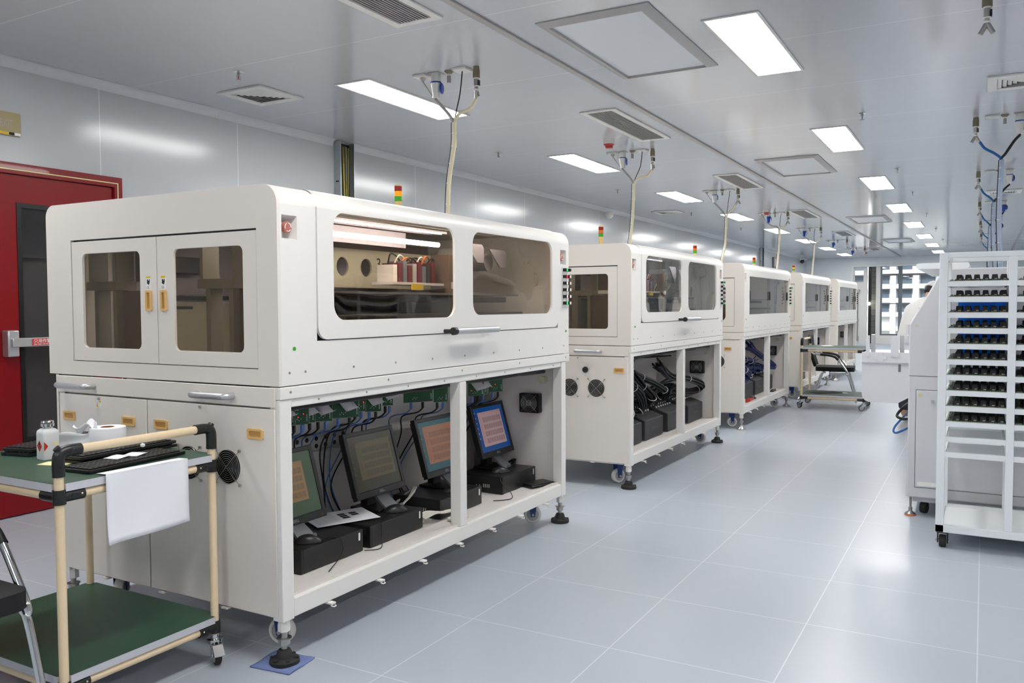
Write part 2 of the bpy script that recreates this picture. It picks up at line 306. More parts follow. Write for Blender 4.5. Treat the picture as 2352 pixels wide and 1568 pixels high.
# ---- apartment block far outside the window
B = thing('apartment_building', 'pale apartment block with balconies seen through the far window', 'building', (-20, 196, -14))
MB().box(-45, 45, 0, 14, 0, 40).build('wall', 'facade', B, smooth=0)
for k in range(10):
    MB().box(-45, 45, -1.3, 0, 3*k+.6, 3*k+1.55).build('balcony_parapet', 'facade_slab', B, smooth=0)
for k in range(4, 9):
    for j in range(8): MB().box(-9.4+j*4.4, -6.6+j*4.4, -.06, -.01, 3*k+1.6, 3*k+3.4).build('window', 'facade_glass', B, smooth=0)
for j in range(9): MB().box(-10.7+j*4.4, -9.6+j*4.4, -1.5, 0, 0, 40).build('pier', 'facade', B, smooth=0)
# ================================================================== CEILING FITTINGS
def ceiling_lamp(x0, y0, label):
    T = thing('ceiling_lamp', label, 'ceiling lamp', (x0, y0, CZ), 0, 'ceiling lamps'); w, l = .305, 1.245
    MB().plate(rect(0, w, 0, l), [rect(.018, w-.018, .018, l-.018)], 'Z', -.007, .0068).build('frame', 'fixture_white', T, smooth=0, bevel=.002)
    MB().box(.018, w-.018, .018, l-.018, -.005, -.001).build('diffuser', 'lamp_glow', T, smooth=0)
    return T
YL = [1.26, 4.415, 7.59, 10.77, 13.88, 17.05, 20.2, 23.35, 26.5]
for i, y in enumerate([-1.9]+YL):
    for x, side in ((-3.88, 'left-hand'), (-1.34, 'right-hand')):
        ceiling_lamp(x, y, 'narrow bright ceiling lamp in the %s row, %s' % (side, ['out of view behind', 'out of view overhead', 'nearest of the row', 'second from the front', 'third from the front', 'fourth from the front', 'fifth from the front', 'sixth from the front', 'seventh from the front', 'farthest of the row'][i]))
for i, y in enumerate([-1.9]+YL[:7]): ceiling_lamp(1.75, y, 'narrow added ceiling lamp of the row beyond the white rack, out of view, place %s' % ORD[i])  # lamp row added out of view to light the right side
def filter_panel(x0, y0, label):
    T = thing('filter_panel', label, 'filter panel', (x0, y0, CZ), 0, 'clean air filter panels'); w, l, f = .635, 1.265, .056
    pr = [(0, 0), (.03, -.028), (f+.002, -.022), (f+.002, 0)]
    q = MB(); lo = [rect(a, w-a, a, l-a) for a in (0, 0, .012, f-.006, f, f)]; zz = (-.0005, -.006, -.010, -.022, -.022, -.001)
    for k in range(5): q.add([(u, v, zz[k]) for u, v in lo[k]]+[(u, v, zz[k+1]) for u, v in lo[k+1]], [(i, (i+1) % 4, (i+1) % 4+4, i+4) for i in range(4)])
    q.build('frame', 'frame_alu', T, smooth=0)
    MB().box(f, w-f, f, l-f, -.006, -.002).build('filter_mesh', 'hepa_face', T, smooth=0)
for i, (y) in enumerate((4.012, 8.9, 15.5, 21.2)):
    filter_panel(-2.12, y, 'large grey clean air filter panel on ceiling, '+['nearest and largest in view', 'second along the row', 'third along the row', 'farthest along the row'][i])
def return_grille(x0, y0, l, label):
    T = thing('return_grille', label, 'air vent', (x0, y0, CZ), 0, 'return air grilles'); w = .30
    MB().plate(rect(0, w, 0, l), [rect(.045, w-.045, .045, l-.045)], 'Z', -.012, .0115).build('frame', 'fixture_white', T, smooth=0, bevel=.003)
    MB().box(.045, w-.045, .045, l-.045, -.003, -.001).build('duct_mouth', 'vent_dark', T, smooth=0)
    q = MB(); n = 11
    for k in range(n):
        x = .045+(w-.09)*(k+.5)/n; q.box(x-.003, x+.003, .045, l-.045, -.010, -.003)
    q.build('blades', 'frame_alu', T, smooth=0)
for i, (y, l) in enumerate(((2.36, 1.32), (6.005, 1.31), (9.68, 1.32), (13.9, 1.4), (18.4, 1.3), (24.2, 1.2))):
    return_grille(-2.785, y, l, 'long slatted return air grille beside ceiling joint strip, '+['cut by the top edge', 'second along the row', 'third along the row', 'fourth along the row', 'fifth along the row', 'farthest along the row'][i])
def diffuser(x0, y0, label):
    T = thing('air_diffuser', label, 'air vent', (x0, y0, CZ), 0, 'square air diffusers'); w = .42
    MB().plate(rect(0, w, 0, w), [rect(.06, w-.06, .06, w-.06)], 'Z', -.014, .0135).build('frame', 'fixture_white', T, smooth=0, bevel=.003)
    MB().box(.06, w-.06, .06, w-.06, -.002, -.001).build('duct_mouth', 'vent_dark', T, smooth=0)
    for k in range(5):
        a = .062+k*.03; b = a+.024; z0, z1 = -.013, -.004
        lo = rect(a, w-a, a, w-a); hi = rect(b, w-b, b, w-b)
        q = MB().add([(u, v, z0-.002) for u, v in hi]+[(u, v, z1) for u, v in lo], [(i, (i+1) % 4, (i+1) % 4+4, i+4) for i in range(4)])
        q.build('louvre', 'fixture_white', T, smooth=0, solid=.002)
diffuser(-4.73, 4.155, 'square louvred air diffuser on ceiling near the left wall, nearer one')
diffuser(-4.7, 12.88, 'square louvred air diffuser on ceiling near the left wall, farther one')
diffuser(-.01, 6.455, 'square louvred air diffuser at the right edge of the view')
diffuser(-.01, 12.9, 'square louvred air diffuser on the right side above the rack, farther one')
def sprinkler(x, y, label):
    T = thing('sprinkler', label, 'sprinkler', (x, y, CZ), 0, 'ceiling sprinklers')
    MB().lathe([(.034, 0), (.034, -.003), (.012, -.008), (.012, -.002)], n=18).build('rosette', 'chrome', T)
    q = MB().cyl((0, 0, -.003), (0, 0, -.024), .009, n=10)
    for s in (-1, 1): q.tube([(0, s*.006, -.022), (0, s*.014, -.032), (0, s*.012, -.044), (0, 0, -.052)], .0025, 6)
    q.build('frame_arms', 'steel', T); MB().cyl((0, 0, -.024), (0, 0, -.05), .003, n=8).build('glass_bulb', 'red_plastic', T)
    MB().lathe([(.002, -.05), (.017, -.052), (.017, -.055), (.002, -.056)], n=14).build('deflector', 'steel', T)
for i, y in enumerate((3.868, 7.17, 10.25, 13.4, 16.6, 20.0)):
    sprinkler(-4.2, y, 'small chrome sprinkler on the left side of the ceiling, '+['nearest', 'second', 'third', 'fourth', 'fifth', 'farthest'][i]+' of its row')
for i, y in enumerate((7.18, 10.26, 12.5, 15.6, 18.8, 22.0)):
    sprinkler(-.868, y, 'small chrome sprinkler right of the bright lamps, '+['nearest', 'second', 'third', 'fourth', 'fifth', 'farthest'][i]+' of its row')
for i, (x, y) in enumerate(((-3.0, 7.11), (-3.04, 13.6), (-2.95, 25.6))):
    T = thing('fire_sounder', ['red and white fire sounder beside the second return grille', 'red and white fire sounder half hidden by the fourth power drop', 'tiny red and white fire sounder at the far end of ceiling'][i], 'alarm', (x, y, CZ), 0, 'fire sounders')
    MB().lathe([(.05, -.0005), (.05, -.024), (.046, -.026), (.05, -.028), (.05, -.046), (.04, -.048)]).build('base', 'fixture_white', T)
    MB().lathe([(.048, -.047), (.048, -.054), (.036, -.062), (.032, -.082), (.02, -.085), (.001, -.085)]).build('beacon', 'red_plastic', T)
# wall and ceiling domes, grey box
T = thing('camera_dome', 'white camera dome hanging under the ceiling edge above the second machine', 'camera', (-5.05, 12.0, 2.70))
MB().lathe([(.05, .02), (.06, .0), (.06, -.03)], n=20).build('mount', 'fixture_white', T)
MB().lathe([(.058, -.03), (.05, -.06), (.03, -.08), (.001, -.086)], n=20).build('dome', 'fixture_white', T)
T = thing('camera_dome', 'dark camera dome on the left wall near the far corner', 'camera', (-5.1, 27.9, 2.66))
MB().box(-.07, .03, -.05, .05, .02, .1).build('mount', 'fixture_white', T, bevel=.01); MB().sphere((0, 0, 0), .07, 14).build('dome', 'black_satin', T)
T = thing('wall_box', 'grey rounded box on the left wall above the third machine', 'electrical box', (WX, 23.9, 2.31))
MB().plate(rr(0, .36, 0, .3, .05), [], 'X', .001, .05).build('case', 'nav_grey', T); MB().plate(rr(.05, .31, .05, .25, .03), [], 'X', .052, .006).build('cover', 'frame_alu', T)
# ================================================================== POWER DROPS
def junction_plate(x, y, label, boss, grp):
    T = thing('junction_plate', label, 'junction box', (x, y, CZ), 0, grp)
    MB().box(-.05, .05, -.05, .05, -.016, 0).build('cover_plate', 'fixture_white', T, bevel=.004)
    if boss: MB().lathe([(.016, -.015), (.02, -.02), (.012, -.036), (.005, -.042)], n=14).build('cable_gland', 'cord_grey', T)
def power_socket(x, y, label, grp, closed):
    T = thing('power_socket', label, 'socket', (x, y, CZ), 0, grp)
    MB().box(-.042, .042, -.042, .042, -.008, 0).build('flange', 'frame_alu', T, bevel=.002)
    MB().cyl((0, 0, -.006), (0, 0, -.058), .031, .034, 20).build('housing', 'fixture_white', T)
    MB().cyl((0, 0, -.058), (0, 0, -.066), .036, n=20).build('collar', 'socket_blue', T)
    MB().lathe([(.034, -.066), (.033, -.075), (.024, -.125), (.022, -.16), (.008, -.163)], n=20).build('plug', 'socket_blue' if closed else 'fixture_white', T)
    MB().lathe([(.002, .034), (.034, .034), (.036, .04), (.03, .046), (.002, .048)], (0, 0, -.10), (.95, .3, 0), 20).build('flap_lid', 'socket_blue', T)
    MB().cyl((0, 0, -.16), (0, 0, -.175), .008, n=10).build('cord_outlet', 'black_plastic', T)
def pipe_nozzle(x, y, label, grp):
    T = thing('pipe_nozzle', label, 'pipe fitting', (x, y, CZ), 0, grp)
    MB().lathe([(.03, 0), (.03, -.004), (.016, -.018), (.014, -.02)], n=18).build('escutcheon', 'olive', T)
    MB().cyl((0, 0, -.019), (0, 0, -.03), .0145, n=14).build('tape_wrap', 'label_white', T)
    MB().cyl((0, 0, -.03), (0, 0, -.076), .013, n=14).build('stub', 'steel', T, bevel=.002)
def air_coupling(x, y, label, grp, split):
    T = thing('air_coupling', label, 'pipe fitting', (x, y, CZ), 0, grp)
    MB().cyl((0, 0, 0), (0, 0, -.02), .02, n=8).cyl((0, 0, -.02), (0, 0, -.072), .023, n=8).build('reducer', 'olive', T)
    for a, b in ((-.072, -.08), (-.122, -.127), (-.142, -.15)): MB().cyl((0, 0, a), (0, 0, b), .018, n=16).build('tape_wrap', 'label_white', T)
    MB().cyl((0, 0, -.08), (0, 0, -.122), .0165, n=6).cyl((0, 0, -.127), (0, 0, -.142), .012, n=6).build('ball_valve', 'steel', T)
    MB().box(.014, .022, -.01, .01, -.12, -.088).build('valve_lever', 'cable_black', T)
    if split:
        for s in (-1, 1): MB().cyl((0, 0, -.15), (s*.028, 0, -.2), .012, n=10).build('quick_coupler', 'steel', T)
    else: MB().cyl((0, 0, -.15), (-.004, 0, -.205), .014, .011, 12).cyl((.012, 0, -.16), (.02, 0, -.19), .007, n=8).build('quick_coupler', 'steel', T)
GL = 'power drop fittings over the left machines'; GR = 'power drop fittings over the right machines'
def drop(i, y, left, merge, low, cable=True, closed=False):
    w = 'at the %s power drop of the %s row' % (['nearest', 'second', 'third', 'fourth', 'fifth', 'sixth', 'seventh'][i], 'left' if left else 'right'); g = GL if left else GR
    X = (-3.232, -3.128, -3.026, -2.924, -2.819) if left else (.315, .222, .117, .03, -.086)
    if left: junction_plate(X[0], y, 'white junction plate with grey cable gland '+w, 1, g)
    power_socket(X[1], y, 'white and blue industrial power plug '+w, g, closed)
    pipe_nozzle(X[2], y, 'short capped brass pipe stub '+w, g)
    junction_plate(X[3], y, 'bare white ceiling cover plate '+w, 0, g)
    air_coupling(X[4], y, 'olive and steel air hose coupling '+w, g, i in (2, 3) or not left)
    if not cable: return
    T = thing('cable_drop', ('cream hose and grey cord taped together ' if left else 'blue air hose and black cord joined ')+w, 'cable', (merge[0], y, merge[2]), 0, 'hanging cable drops')
    m = V(merge); L = lambda p: V(p)-V((merge[0], y, merge[2]))
    MB().tube(spline([L((X[1], y, CZ-.172)), L((X[1]+(m.x-X[1])*.3, y, CZ-.215)), L((X[1]+(m.x-X[1])*.75, y, m.z+.06)), L((m.x-.006, y, m.z)), L((m.x-.008, y, m.z-.15))], 6), .011, 8).build('power_cord', 'cord_grey' if left else 'cable_black', T)
    e = X[4]-(.004 if left and i not in (2, 3) else .0)
    s = -1 if left else 1
    ex = X[4]+(s*.03 if (i in (2, 3) or not left) else -.004)
    MB().tube(spline([L((ex, y, CZ-.20)), L((ex+(m.x-ex)*.25, y, CZ-.255)), L((ex+(m.x-ex)*.75, y, m.z+.06)), L((m.x+.006, y, m.z)), L((m.x+.008, y, m.z-.15))], 6), .0105, 8).build('air_hose', 'hose_cream' if left else 'hose_blue', T)
    if left:
        MB().tube(spline([L((X[0], y, CZ-.04)), L((X[0]+.05, y, CZ-.11)), L((X[1]+.01, y, CZ-.19)), L((m.x-.03, y, m.z+.05))], 6), .0045, 6).build('thin_cord', 'cord_grey', T)
        if i < 5: MB().tube(spline([L((X[3], y, CZ-.016)), L((X[3]-.02, y, CZ-.16)), L((m.x+.005, y, m.z+.02)), L((m.x-.01, y, m.z-.2))], 6), .004, 6).build('thin_cord', 'cable_black', T)
    p = spline([L((m.x, y, m.z+.01)), L((m.x-.004, y, m.z-.14)), L(((m.x+low[0])/2-.012, y, (m.z+low[2])/2)), L((low[0], low[1], low[2]+.12)), L(low)], 8)
    MB().tube(p, .0155, 10).build('wrapped_sleeve', 'sleeve' if left else 'sleeve_blue', T)
    MB().tube([q+V((.013, -.011, 0)) for q in p], .0095, 8).build('air_hose', 'hose_cream' if left else 'sleeve_blue', T)
    MB().tube([q+V((-.015, -.007, 0)) for q in p], .004, 6).build('thin_cord', 'cable_black', T)
    q = MB()
    for k in range(4, len(p)-1, 4): q.cyl(p[k]-V((0, 0, .002)), p[k]+V((0, 0, .002)), .0165, n=10)
    q.build('cable_ties', 'label_white', T)
for i, (y, m, l) in enumerate(((4.54, (-2.99, 4.54, 2.448), (-3.052, 4.55, 1.70)), (7.76, (-3.014, 7.76, 2.456), (-3.02, 7.66, 1.712)), (10.98, (-2.971, 10.98, 2.43), (-2.98, 10.8, 1.712)), (14.15, (-2.952, 14.15, 2.50), (-2.96, 14.0, 1.712)), (17.3, (-2.94, 17.3, 2.42), (-2.96, 17.2, 1.712)), (20.9, None, None), (24.2, None, None))):
    drop(i, y, True, m, l, m is not None, i >= 3)
for i, (y, m, l) in enumerate(((7.82, (.096, 7.82, 2.423), (.10, 7.82, 1.49)), (11.0, (.07, 11.0, 2.42), (.10, 11.0, 1.49)), (14.3, (.05, 14.3, 2.42), (.06, 14.3, 1.3)), (17.6, (.05, 17.6, 2.42), (.06, 17.6, 1.3)), (20.8, (.05, 20.8, 2.42), (.06, 20.8, 1.3)))):
    drop(i, y, False, m, l, True, i > 1)
air_coupling(-.013, 4.72, 'forked steel air coupling cut by the top edge above the white rack', GR, True)
# ================================================================== LARGE WHITE MACHINES
def pull(u0, u1, v0, v1, y, vertical=False):
    q = MB().plate(rr(u0, u1, v0, v1, .006), [rr(u0+.009, u1-.009, v0+.008, v1-.008, .004)], 'Y', y-.006, .006)
    return q
def add_pull(parent, u0, u1, v0, v1, y):
    p = pull(u0, u1, v0, v1, y).build('pull_handle', 'beige_plastic', parent, bevel=.002)
    MB().box(u0+.008, u1-.008, y-.0015, y-.0005, v0+.007, v1-.007).build('finger_cup', 'beige_shaded', p, smooth=0)  # flush back plate, recess shade put into its darker beige
    return p
def fan_grille(parent, x, y, z, r=.062, ny=-1):
    """round wire guard on an end panel"""
    f = MB().cyl((x, y, z), (x, y+ny*.001, z), r, n=32).build('fan_opening', mat('void_black', (5, 5, 6), .9, spec=.1), parent)
    q = MB()
    for k in range(8):
        R_ = r*(k+1)/8; q.tube([(x+R_*math.cos(t*PI/16), y+ny*.006, z+R_*math.sin(t*PI/16)) for t in range(32)], .001, 5, closed=True)
    for a in (PI/4, 3*PI/4): q.tube([(x-math.cos(a)*.088, y+ny*.003, z-math.sin(a)*.088), (x-math.cos(a)*.06, y+ny*.009, z-math.sin(a)*.06), (x+math.cos(a)*.06, y+ny*.009, z+math.sin(a)*.06), (x+math.cos(a)*.088, y+ny*.003, z+math.sin(a)*.088)], .0013, 5)
    q.build('wire_guard', 'steel', f)
    for sx in (-1, 1):
        for sz in (-1, 1): MB().cyl((x+sx*.063, y, z+sz*.063), (x+sx*.063, y+ny*.008, z+sz*.063), .005, n=8).build('screw', 'steel', f)
def estop(parent, x, y, z):
    b = MB().cyl((x-.04, y, z), (x-.015, y, z), .013, n=18).build('emergency_button', 'nav_grey', parent)
    MB().lathe([(.018, -.015), (.021, -.012), (.0215, -.004), (.019, 0), (.001, .0015)], (x, y, z), (1, 0, 0), 22).build('button_head', 'button_red', b)
    q = MB()
    for k in range(3): q.tube([(x+.001, y+.0145*math.cos(a), z+.0145*math.sin(a)) for a in [k*2*PI/3+i*1.5/8 for i in range(9)]], .0016, 5)
    q.build('turn_arrows', 'label_white', b)
def recess_mesh(y0, y1, z0, z1, d):
    a, b = .012, .02
    o = [(0, y0, z0), (0, y1, z0), (0, y1, z1), (0, y0, z1)]; i = [(-d, y0+.004, z0+a), (-d, y1-b, z0+a), (-d, y1-b, z1-b), (-d, y0+.004, z1-b)]
    return MB().add(o+i, [(0, 1, 5, 4), (1, 2, 6, 5), (2, 3, 7, 6), (3, 0, 4, 7), (4, 5, 6, 7)])
def foot(parent, x, y, metal):
    f = MB().lathe([(.019, .118), (.022, .12), (.022, .142), (.019, .165)], (x, y, 0), n=6).build('levelling_foot', 'machine_white', parent, smooth=0)
    MB().lathe([(.0115, .045), (.0115, .12)], (x, y, 0), n=14).build('threaded_rod', 'steel', f)
    MB().lathe([(.027, .093), (.027, .096), (.01, .096)], (x, y, 0), n=24).lathe([(.021, .071), (.0215, .074), (.0215, .093)], (x, y, 0), n=6).build('lock_nut', 'steel', f, smooth=20)
    if metal: MB().lathe([(.045, .0005), (.048, .006), (.044, .016), (.022, .03), (.016, .045), (.01, .047)], (x, y, 0), n=28).build('foot_pad', 'steel', f)
    else:
        q = MB().lathe([(.052, .0005), (.054, .006), (.053, .018), (.049, .021), (.03, .026), (.026, .045), (.021, .053), (.012, .055)], (x, y, 0), n=32)
        for k in range(6): a = k*PI/3; q.box(-.006, .006, .026, .05, .018, .026, Matrix.Translation((x, y, 0)) @ Matrix.Rotation(a, 4, 'Z'))
        q.build('foot_pad', 'black_rubber', f)
def big_caster(parent, x, y, ang, top=.17):
    M = Matrix.Translation((x, y, 0)) @ Matrix.Rotation(ang, 4, 'Z')     # wheel axle along local x
    def T(p): return M @ V(p)
    k = MB(); k.box(-.03, .03, -.03, .03, top-.008, top, M)
    for s in (-1, 1):
        k.add([T((s*.024, -.03, top)), T((s*.024, .03, top)), T((s*.024, .012, .045)), T((s*.024, -.012, .045)), T((s*.028, -.03, top)), T((s*.028, .03, top)), T((s*.028, .012, .045)), T((s*.028, -.012, .045))],
              [(0, 1, 2, 3), (7, 6, 5, 4), (0, 4, 5, 1), (1, 5, 6, 2), (2, 6, 7, 3), (3, 7, 4, 0)])
    c = k.build('caster', 'blue_paint', parent, smooth=0)
    d = M.to_3x3() @ V((1, 0, 0))
    MB().lathe([(.022, -.018), (.046, -.018), (.050, -.012), (.050, .012), (.046, .018), (.022, .018)], T((0, 0, .058)), d, 32).build('wheel', 'nylon_white', c)
    MB().lathe([(.009, -.02), (.036, -.0185), (.036, .0185), (.009, .02)], T((0, 0, .058)), d, 24).cyl(T((-.034, 0, .058)), T((.034, 0, .058)), .008, n=10).build('hub', 'frame_alu', c)
def drawer_handle(parent, x0, x1, z, y=0):
    p = spline([(x0, y, z), (x0+.002, y-.028, z), (x0+.022, y-.04, z), ((x0+x1)/2, y-.042, z), (x1-.022, y-.04, z), (x1-.002, y-.028, z), (x1, y, z)], 6)
    MB().tube(p, .0125, 12).cyl((x1-.012, y-.037, z), (x1-.012, y-.0535, z), .005, n=10).build('drawer_handle', 'brushed', parent)
def machine(i, y0, L, label, hood, tower, metal_feet, xf=-2.14, bits=None):
    T = thing('processing_machine', label, 'machine', (xf, y0, 0), 0, 'white enclosed machines in a row')
    D, ZS, ZT, R_ = 1.34, 1.0, 1.71, .07; Lb = L-.04; W = 'machine_white'
    # ---------- enclosure shell
    q = MB()
    dh = [rect(-1.172, -.1, 1.058, 1.558)] if hood or i == 2 else [rect(-1.172, -.1, 1.058, 1.558)]
    endp = [(-D, ZS), (0, ZS)]+[(-R_+R_*math.cos(a), ZT-R_+R_*math.sin(a)) for a in [k*PI/16 for k in range(9)]]+[(-D+.05-.05*math.sin(a), ZT-.05+.05*math.cos(a)) for a in [k*PI/12 for k in range(7)]]
    q.mat(1).plate(endp, dh, 'Y', 0, .014); q.mat(0)
    q.plate(endp, [], 'Y', L, -.014)
    es = [rect(.022, .098, 1.518, 1.602), rect(L-.112, L-.036, 1.518, 1.602)]
    H0, H1, HZ = .193, L-.143, 1.153
    if hood:
        E0, E1 = .0141, L-.0141
        q.plate([(E0, ZS), (E1, ZS), (E1, ZT-R_), (H1, ZT-R_), (H1, HZ), (H0, HZ), (H0, ZT-R_), (E0, ZT-R_)], es, 'X', 0, -.014)
        spans = [(E0, H0), (H1, E1)]
    else:
        E0, E1 = .0141, L-.0141; q.plate(rect(E0, E1, ZS, ZT-R_), es+[rect(.225, L-.12, 1.178, 1.576)], 'X', 0, -.014); spans = [(E0, E1)]
    arc = [(-R_+R_*math.cos(a), ZT-R_+R_*math.sin(a)) for a in [k*PI/16 for k in range(9)]]
    for a, b in spans: q.sheet([[V((x, y, z)) for y in (a, b)] for x, z in arc]); q.sheet([[V((x-.014*(1-k/8)*1, y, z-.014*(k/8))) for y in (a, b)] for k, (x, z) in enumerate(arc)])
    q.box(-D+.055, -R_ if not hood else -.46, .0142, L-.0142, ZT-.012, ZT-.0004)
    if hood:
        for a, b in spans: q.box(-.46, -R_, max(a, .0142), min(b, L-.0142), ZT-.012, ZT-.0004)
    q.box(-D+.001, -D+.014, .0145, L-.0145, ZS+.013, ZT-.06); q.box(-D+.002, -.0145, .0145, L-.0145, ZS+.001, ZS+.012)
    q.build('enclosure', [W, 'cover_grey_white'], T)
    one = None
    def screw(x, y, z, m, r):
        nonlocal one
        if one is None: one = MB().cyl((-.001, 0, 0), (.002, 0, 0), 1, n=8).build('screw', m, T); o = one
        else: o = one.copy(); COL.objects.link(o); o.parent = T
        o.location = (x, y, z); o.scale = (1, r, r)
    for y in [.05]+[.13+k*(L-.2)/8 for k in range(9)]: screw(0, y, 1.045, 'steel', .0045)
    for k in range(5): screw(.004, .05+k*(L-.1)/4, .977, 'steel', .0045)
    for k in range(8): screw(-.003, .2+k*(L-.4)/7, .938, 'steel', .004)
    for ya, yb in ((.022, .098), (L-.112, L-.036)): recess_mesh(ya, yb, 1.518, 1.602, .05).build('button_recess', W, T, smooth=0)
    if hood or i == 2: 
        for y in (.058, L-.078): estop(T, -.005, y, 1.56)
    for y in (.075, L-.04): MB().cyl((-.001, y, 1.13), (.003, y, 1.13), .007, n=12).build('lock_screw', 'lens_green', T)
    MB().box(-D+.07, -.007, .008, L-.05, .9963, .9999).build('seam_gap_shade', 'door_black', T, smooth=0)  # black strip stands in for the shade inside the open seam
    # ---------- hood with two windows, or sliding panes
    if hood:
        a, b = H0+.004, H1-.004
        w1, w2 = rr(.284, 1.113, 1.228, 1.636, .06, 8), rr(1.268, b-.075, 1.236, 1.636, .06, 8)
        q = MB().plate(rr(a, b, HZ+.004, ZT-R_+.002, .05, 6, (1, 1, 0, 0)), [w1, w2], 'X', .004, -.012)
        arc2 = [(x+.004*math.cos(k*PI/16), z+.004*math.sin(k*PI/16)) for k, (x, z) in enumerate(arc)]
        q.sheet([[V((x, y, z)) for y in (a, b)] for x, z in arc2]).box(-.46, -R_, a, b, ZT-.008, ZT+.004)
        Hd = q.build('hood', W, T)
        for u0, u1, v0 in ((.284, 1.113, 1.228), (1.268, b-.075, 1.236)):
            MB().box(-.012, -.009, u0-.02, u1+.02, v0-.02, 1.638).build('window_pane', 'acrylic_brown' if i == 0 else 'acrylic_grey', Hd, smooth=0)
        hy0, hy1 = 1.012, 1.41
        hh = MB().cyl((.058, hy0+.02, 1.166), (.058, hy1, 1.166), .016, n=18).build('hood_handle', 'brushed', Hd)
        MB().cyl((.058, hy0, 1.166), (.058, hy0+.022, 1.166), .018, n=18).cyl((.058, hy0+.012, 1.166), (.004, hy0+.012, 1.166), .0095, n=12).build('handle_bracket', 'black_satin', hh)
        MB().cyl((.058, hy1-.02, 1.166), (.004, hy1-.02, 1.166), .0095, n=12).build('handle_bracket', 'black_satin', hh)
        MB().box(-.035, -.016, H0, H1, HZ-.01, HZ+.06).build('hood_seal', 'black_plastic', T, smooth=0)
    else:
        u0, u1 = .225, L-.12; mid = (u0+u1)/2
        for a, b, x in ((u0-.01, mid+.05, -.022), (mid-.03, u1+.01, -.032)):
            p = MB().box(x-.003, x, a, b, 1.17, 1.584).build('sliding_pane', 'acrylic_clear', T, smooth=0)
        for y in (u0+.06, mid-.0, u1-.04):
            MB().box(-.02, -.006, y-.022, y+.022, 1.33, 1.43).build('pane_handle', 'door_black', T, bevel=.006)
        MB().box(-.05, -.034, mid+.42, mid+.46, 1.172, 1.58).build('pane_post', 'nav_grey', T, smooth=0)
        MB().box(-.05, -.016, u0-.02, u1+.02, 1.166, 1.178).box(-.05, -.016, u0-.02, u1+.02, 1.576, 1.586).build('pane_track', 'frame_alu', T, smooth=0)
    # ---------- end doors
    MB().plate(rect(-1.185, -.088, 1.046, 1.57), [rect(-1.15, -.122, 1.08, 1.536)], 'Y', .0146, .004).build('door_gap_shade', 'door_black', T, smooth=0)  # black ring behind the doors puts shade into their gaps
    if i < 2:
        for a, b, p0, p1, h in ((-1.169, -.6385, -1.1, -.737, -.684), (-.6345, -.103, -.541, -.172, -.597)):
            dr = MB().plate(rect(a, b, 1.061, 1.551), [rr(p0, p1, 1.115, 1.5, .024)], 'Y', .002, .012).build('end_door', 'cover_grey_white', T, bevel=.0015, smooth=0)
            MB().box(p0-.015, p1+.015, .012, .015, 1.10, 1.515).build('window_pane', 'acrylic_brown', dr, smooth=0)
            add_pull(dr, h-.018, h+.018, 1.266, 1.345, .002)
            w = MB().box(h-.014, h+.012, .0008, .002, 1.348, 1.400).build('warning_sticker', 'label_white', dr, smooth=0)
            MB().box(h-.014, h+.012, .0004, .0008, 1.392, 1.400).build('yellow_band', 'label_yellow', w, smooth=0)
            g = MB().sphere((h+.004, .0006, 1.386), .003, 8, sy=.1).box(h-.009, h-.003, .0003, .0008, 1.37, 1.388)
            g.add([(h-.003, .0005, 1.383), (h+.008, .0005, 1.383), (h+.004, .0005, 1.369), (h-.002, .0005, 1.366)], [(0, 1, 2, 3)])
            for k in range(4): g.box(h-.011, h+.004-k*.001, .0004, .0008, 1.352+k*.0028, 1.3528+k*.0028)
            g.build('pictogram', 'ink', w, smooth=0)
    else:
        dr = MB().plate(rect(-1.169, -.103, 1.061, 1.551), [rr(-.56, -.19, 1.115, 1.5, .05)], 'Y', .002, .012).build('end_door', 'cover_grey_white', T, smooth=0)
        MB().box(-.58, -.17, .012, .015, 1.10, 1.515).build('window_pane', 'acrylic_brown', dr, smooth=0)
    # ---------- push button panel
    P = MB().plate(rr(L-.092, L-.008, 1.27, 1.505, .004), [], 'X', .003, -.003).build('button_panel', 'machine_white', T, smooth=0)
    for r_ in range(6):
        for c_ in range(2):
            y = L-.072+c_*.042; z = 1.487-r_*.0385
            b = MB().box(.003, .026, y-.011, y+.008, z-.009, z+.009).build('push_button', 'black_plastic', P, bevel=.001)
            m = 'green_lit' if (r_, c_) in ((0, 0), (5, 0)) else ('red_lit' if (r_, c_) == (1, 0) and i == 0 else ('black_satin' if r_ == 0 else 'label_white'))
            MB().box(.0262, .029, y-.009, y+.007, z-.008, z+.008).build('button_cap', m, b, smooth=0)
    # ---------- signal tower
    tx, ty = tower
    S_ = MB().cyl((tx, ty, ZT), (tx, ty, 1.862), .019, n=20).cyl((tx, ty, ZT), (tx, ty, ZT+.006), .03, n=20).build('signal_tower', 'pole_beige', T)
    for k, (m, z) in enumerate((('lens_green', 1.862), ('amber_lit' if i in (0, 4) else 'lens_amber', 1.89), ('lens_red', 1.918))):
        MB().cyl((tx, ty, z+.0005), (tx, ty, z+.0275), .021, n=20).build('signal_lens', m, S_)
    MB().lathe([(.0215, 1.946), (.021, 1.952), (.001, 1.954)], (tx, ty, 0), n=20).build('tower_cap', 'pole_beige', S_)
    # ---------- base
    q = MB(); xb = -D+.05
    q.box(-.05, 0, .001, .058, .16, .9515)                                      # front posts and rails
    q.box(-.058, 0, Lb-.056, Lb, .16, .9515); q.box(-.06, -.0015, 1.157, 1.213, .2335, .921)
    q.box(-.05, .004, .0005, L, .952, .9962); q.box(-.055, -.003, .0585, Lb-.0565, .922, .9515); q.box(-.05, -.0006, .0585, Lb-.0565, .165, .2333)
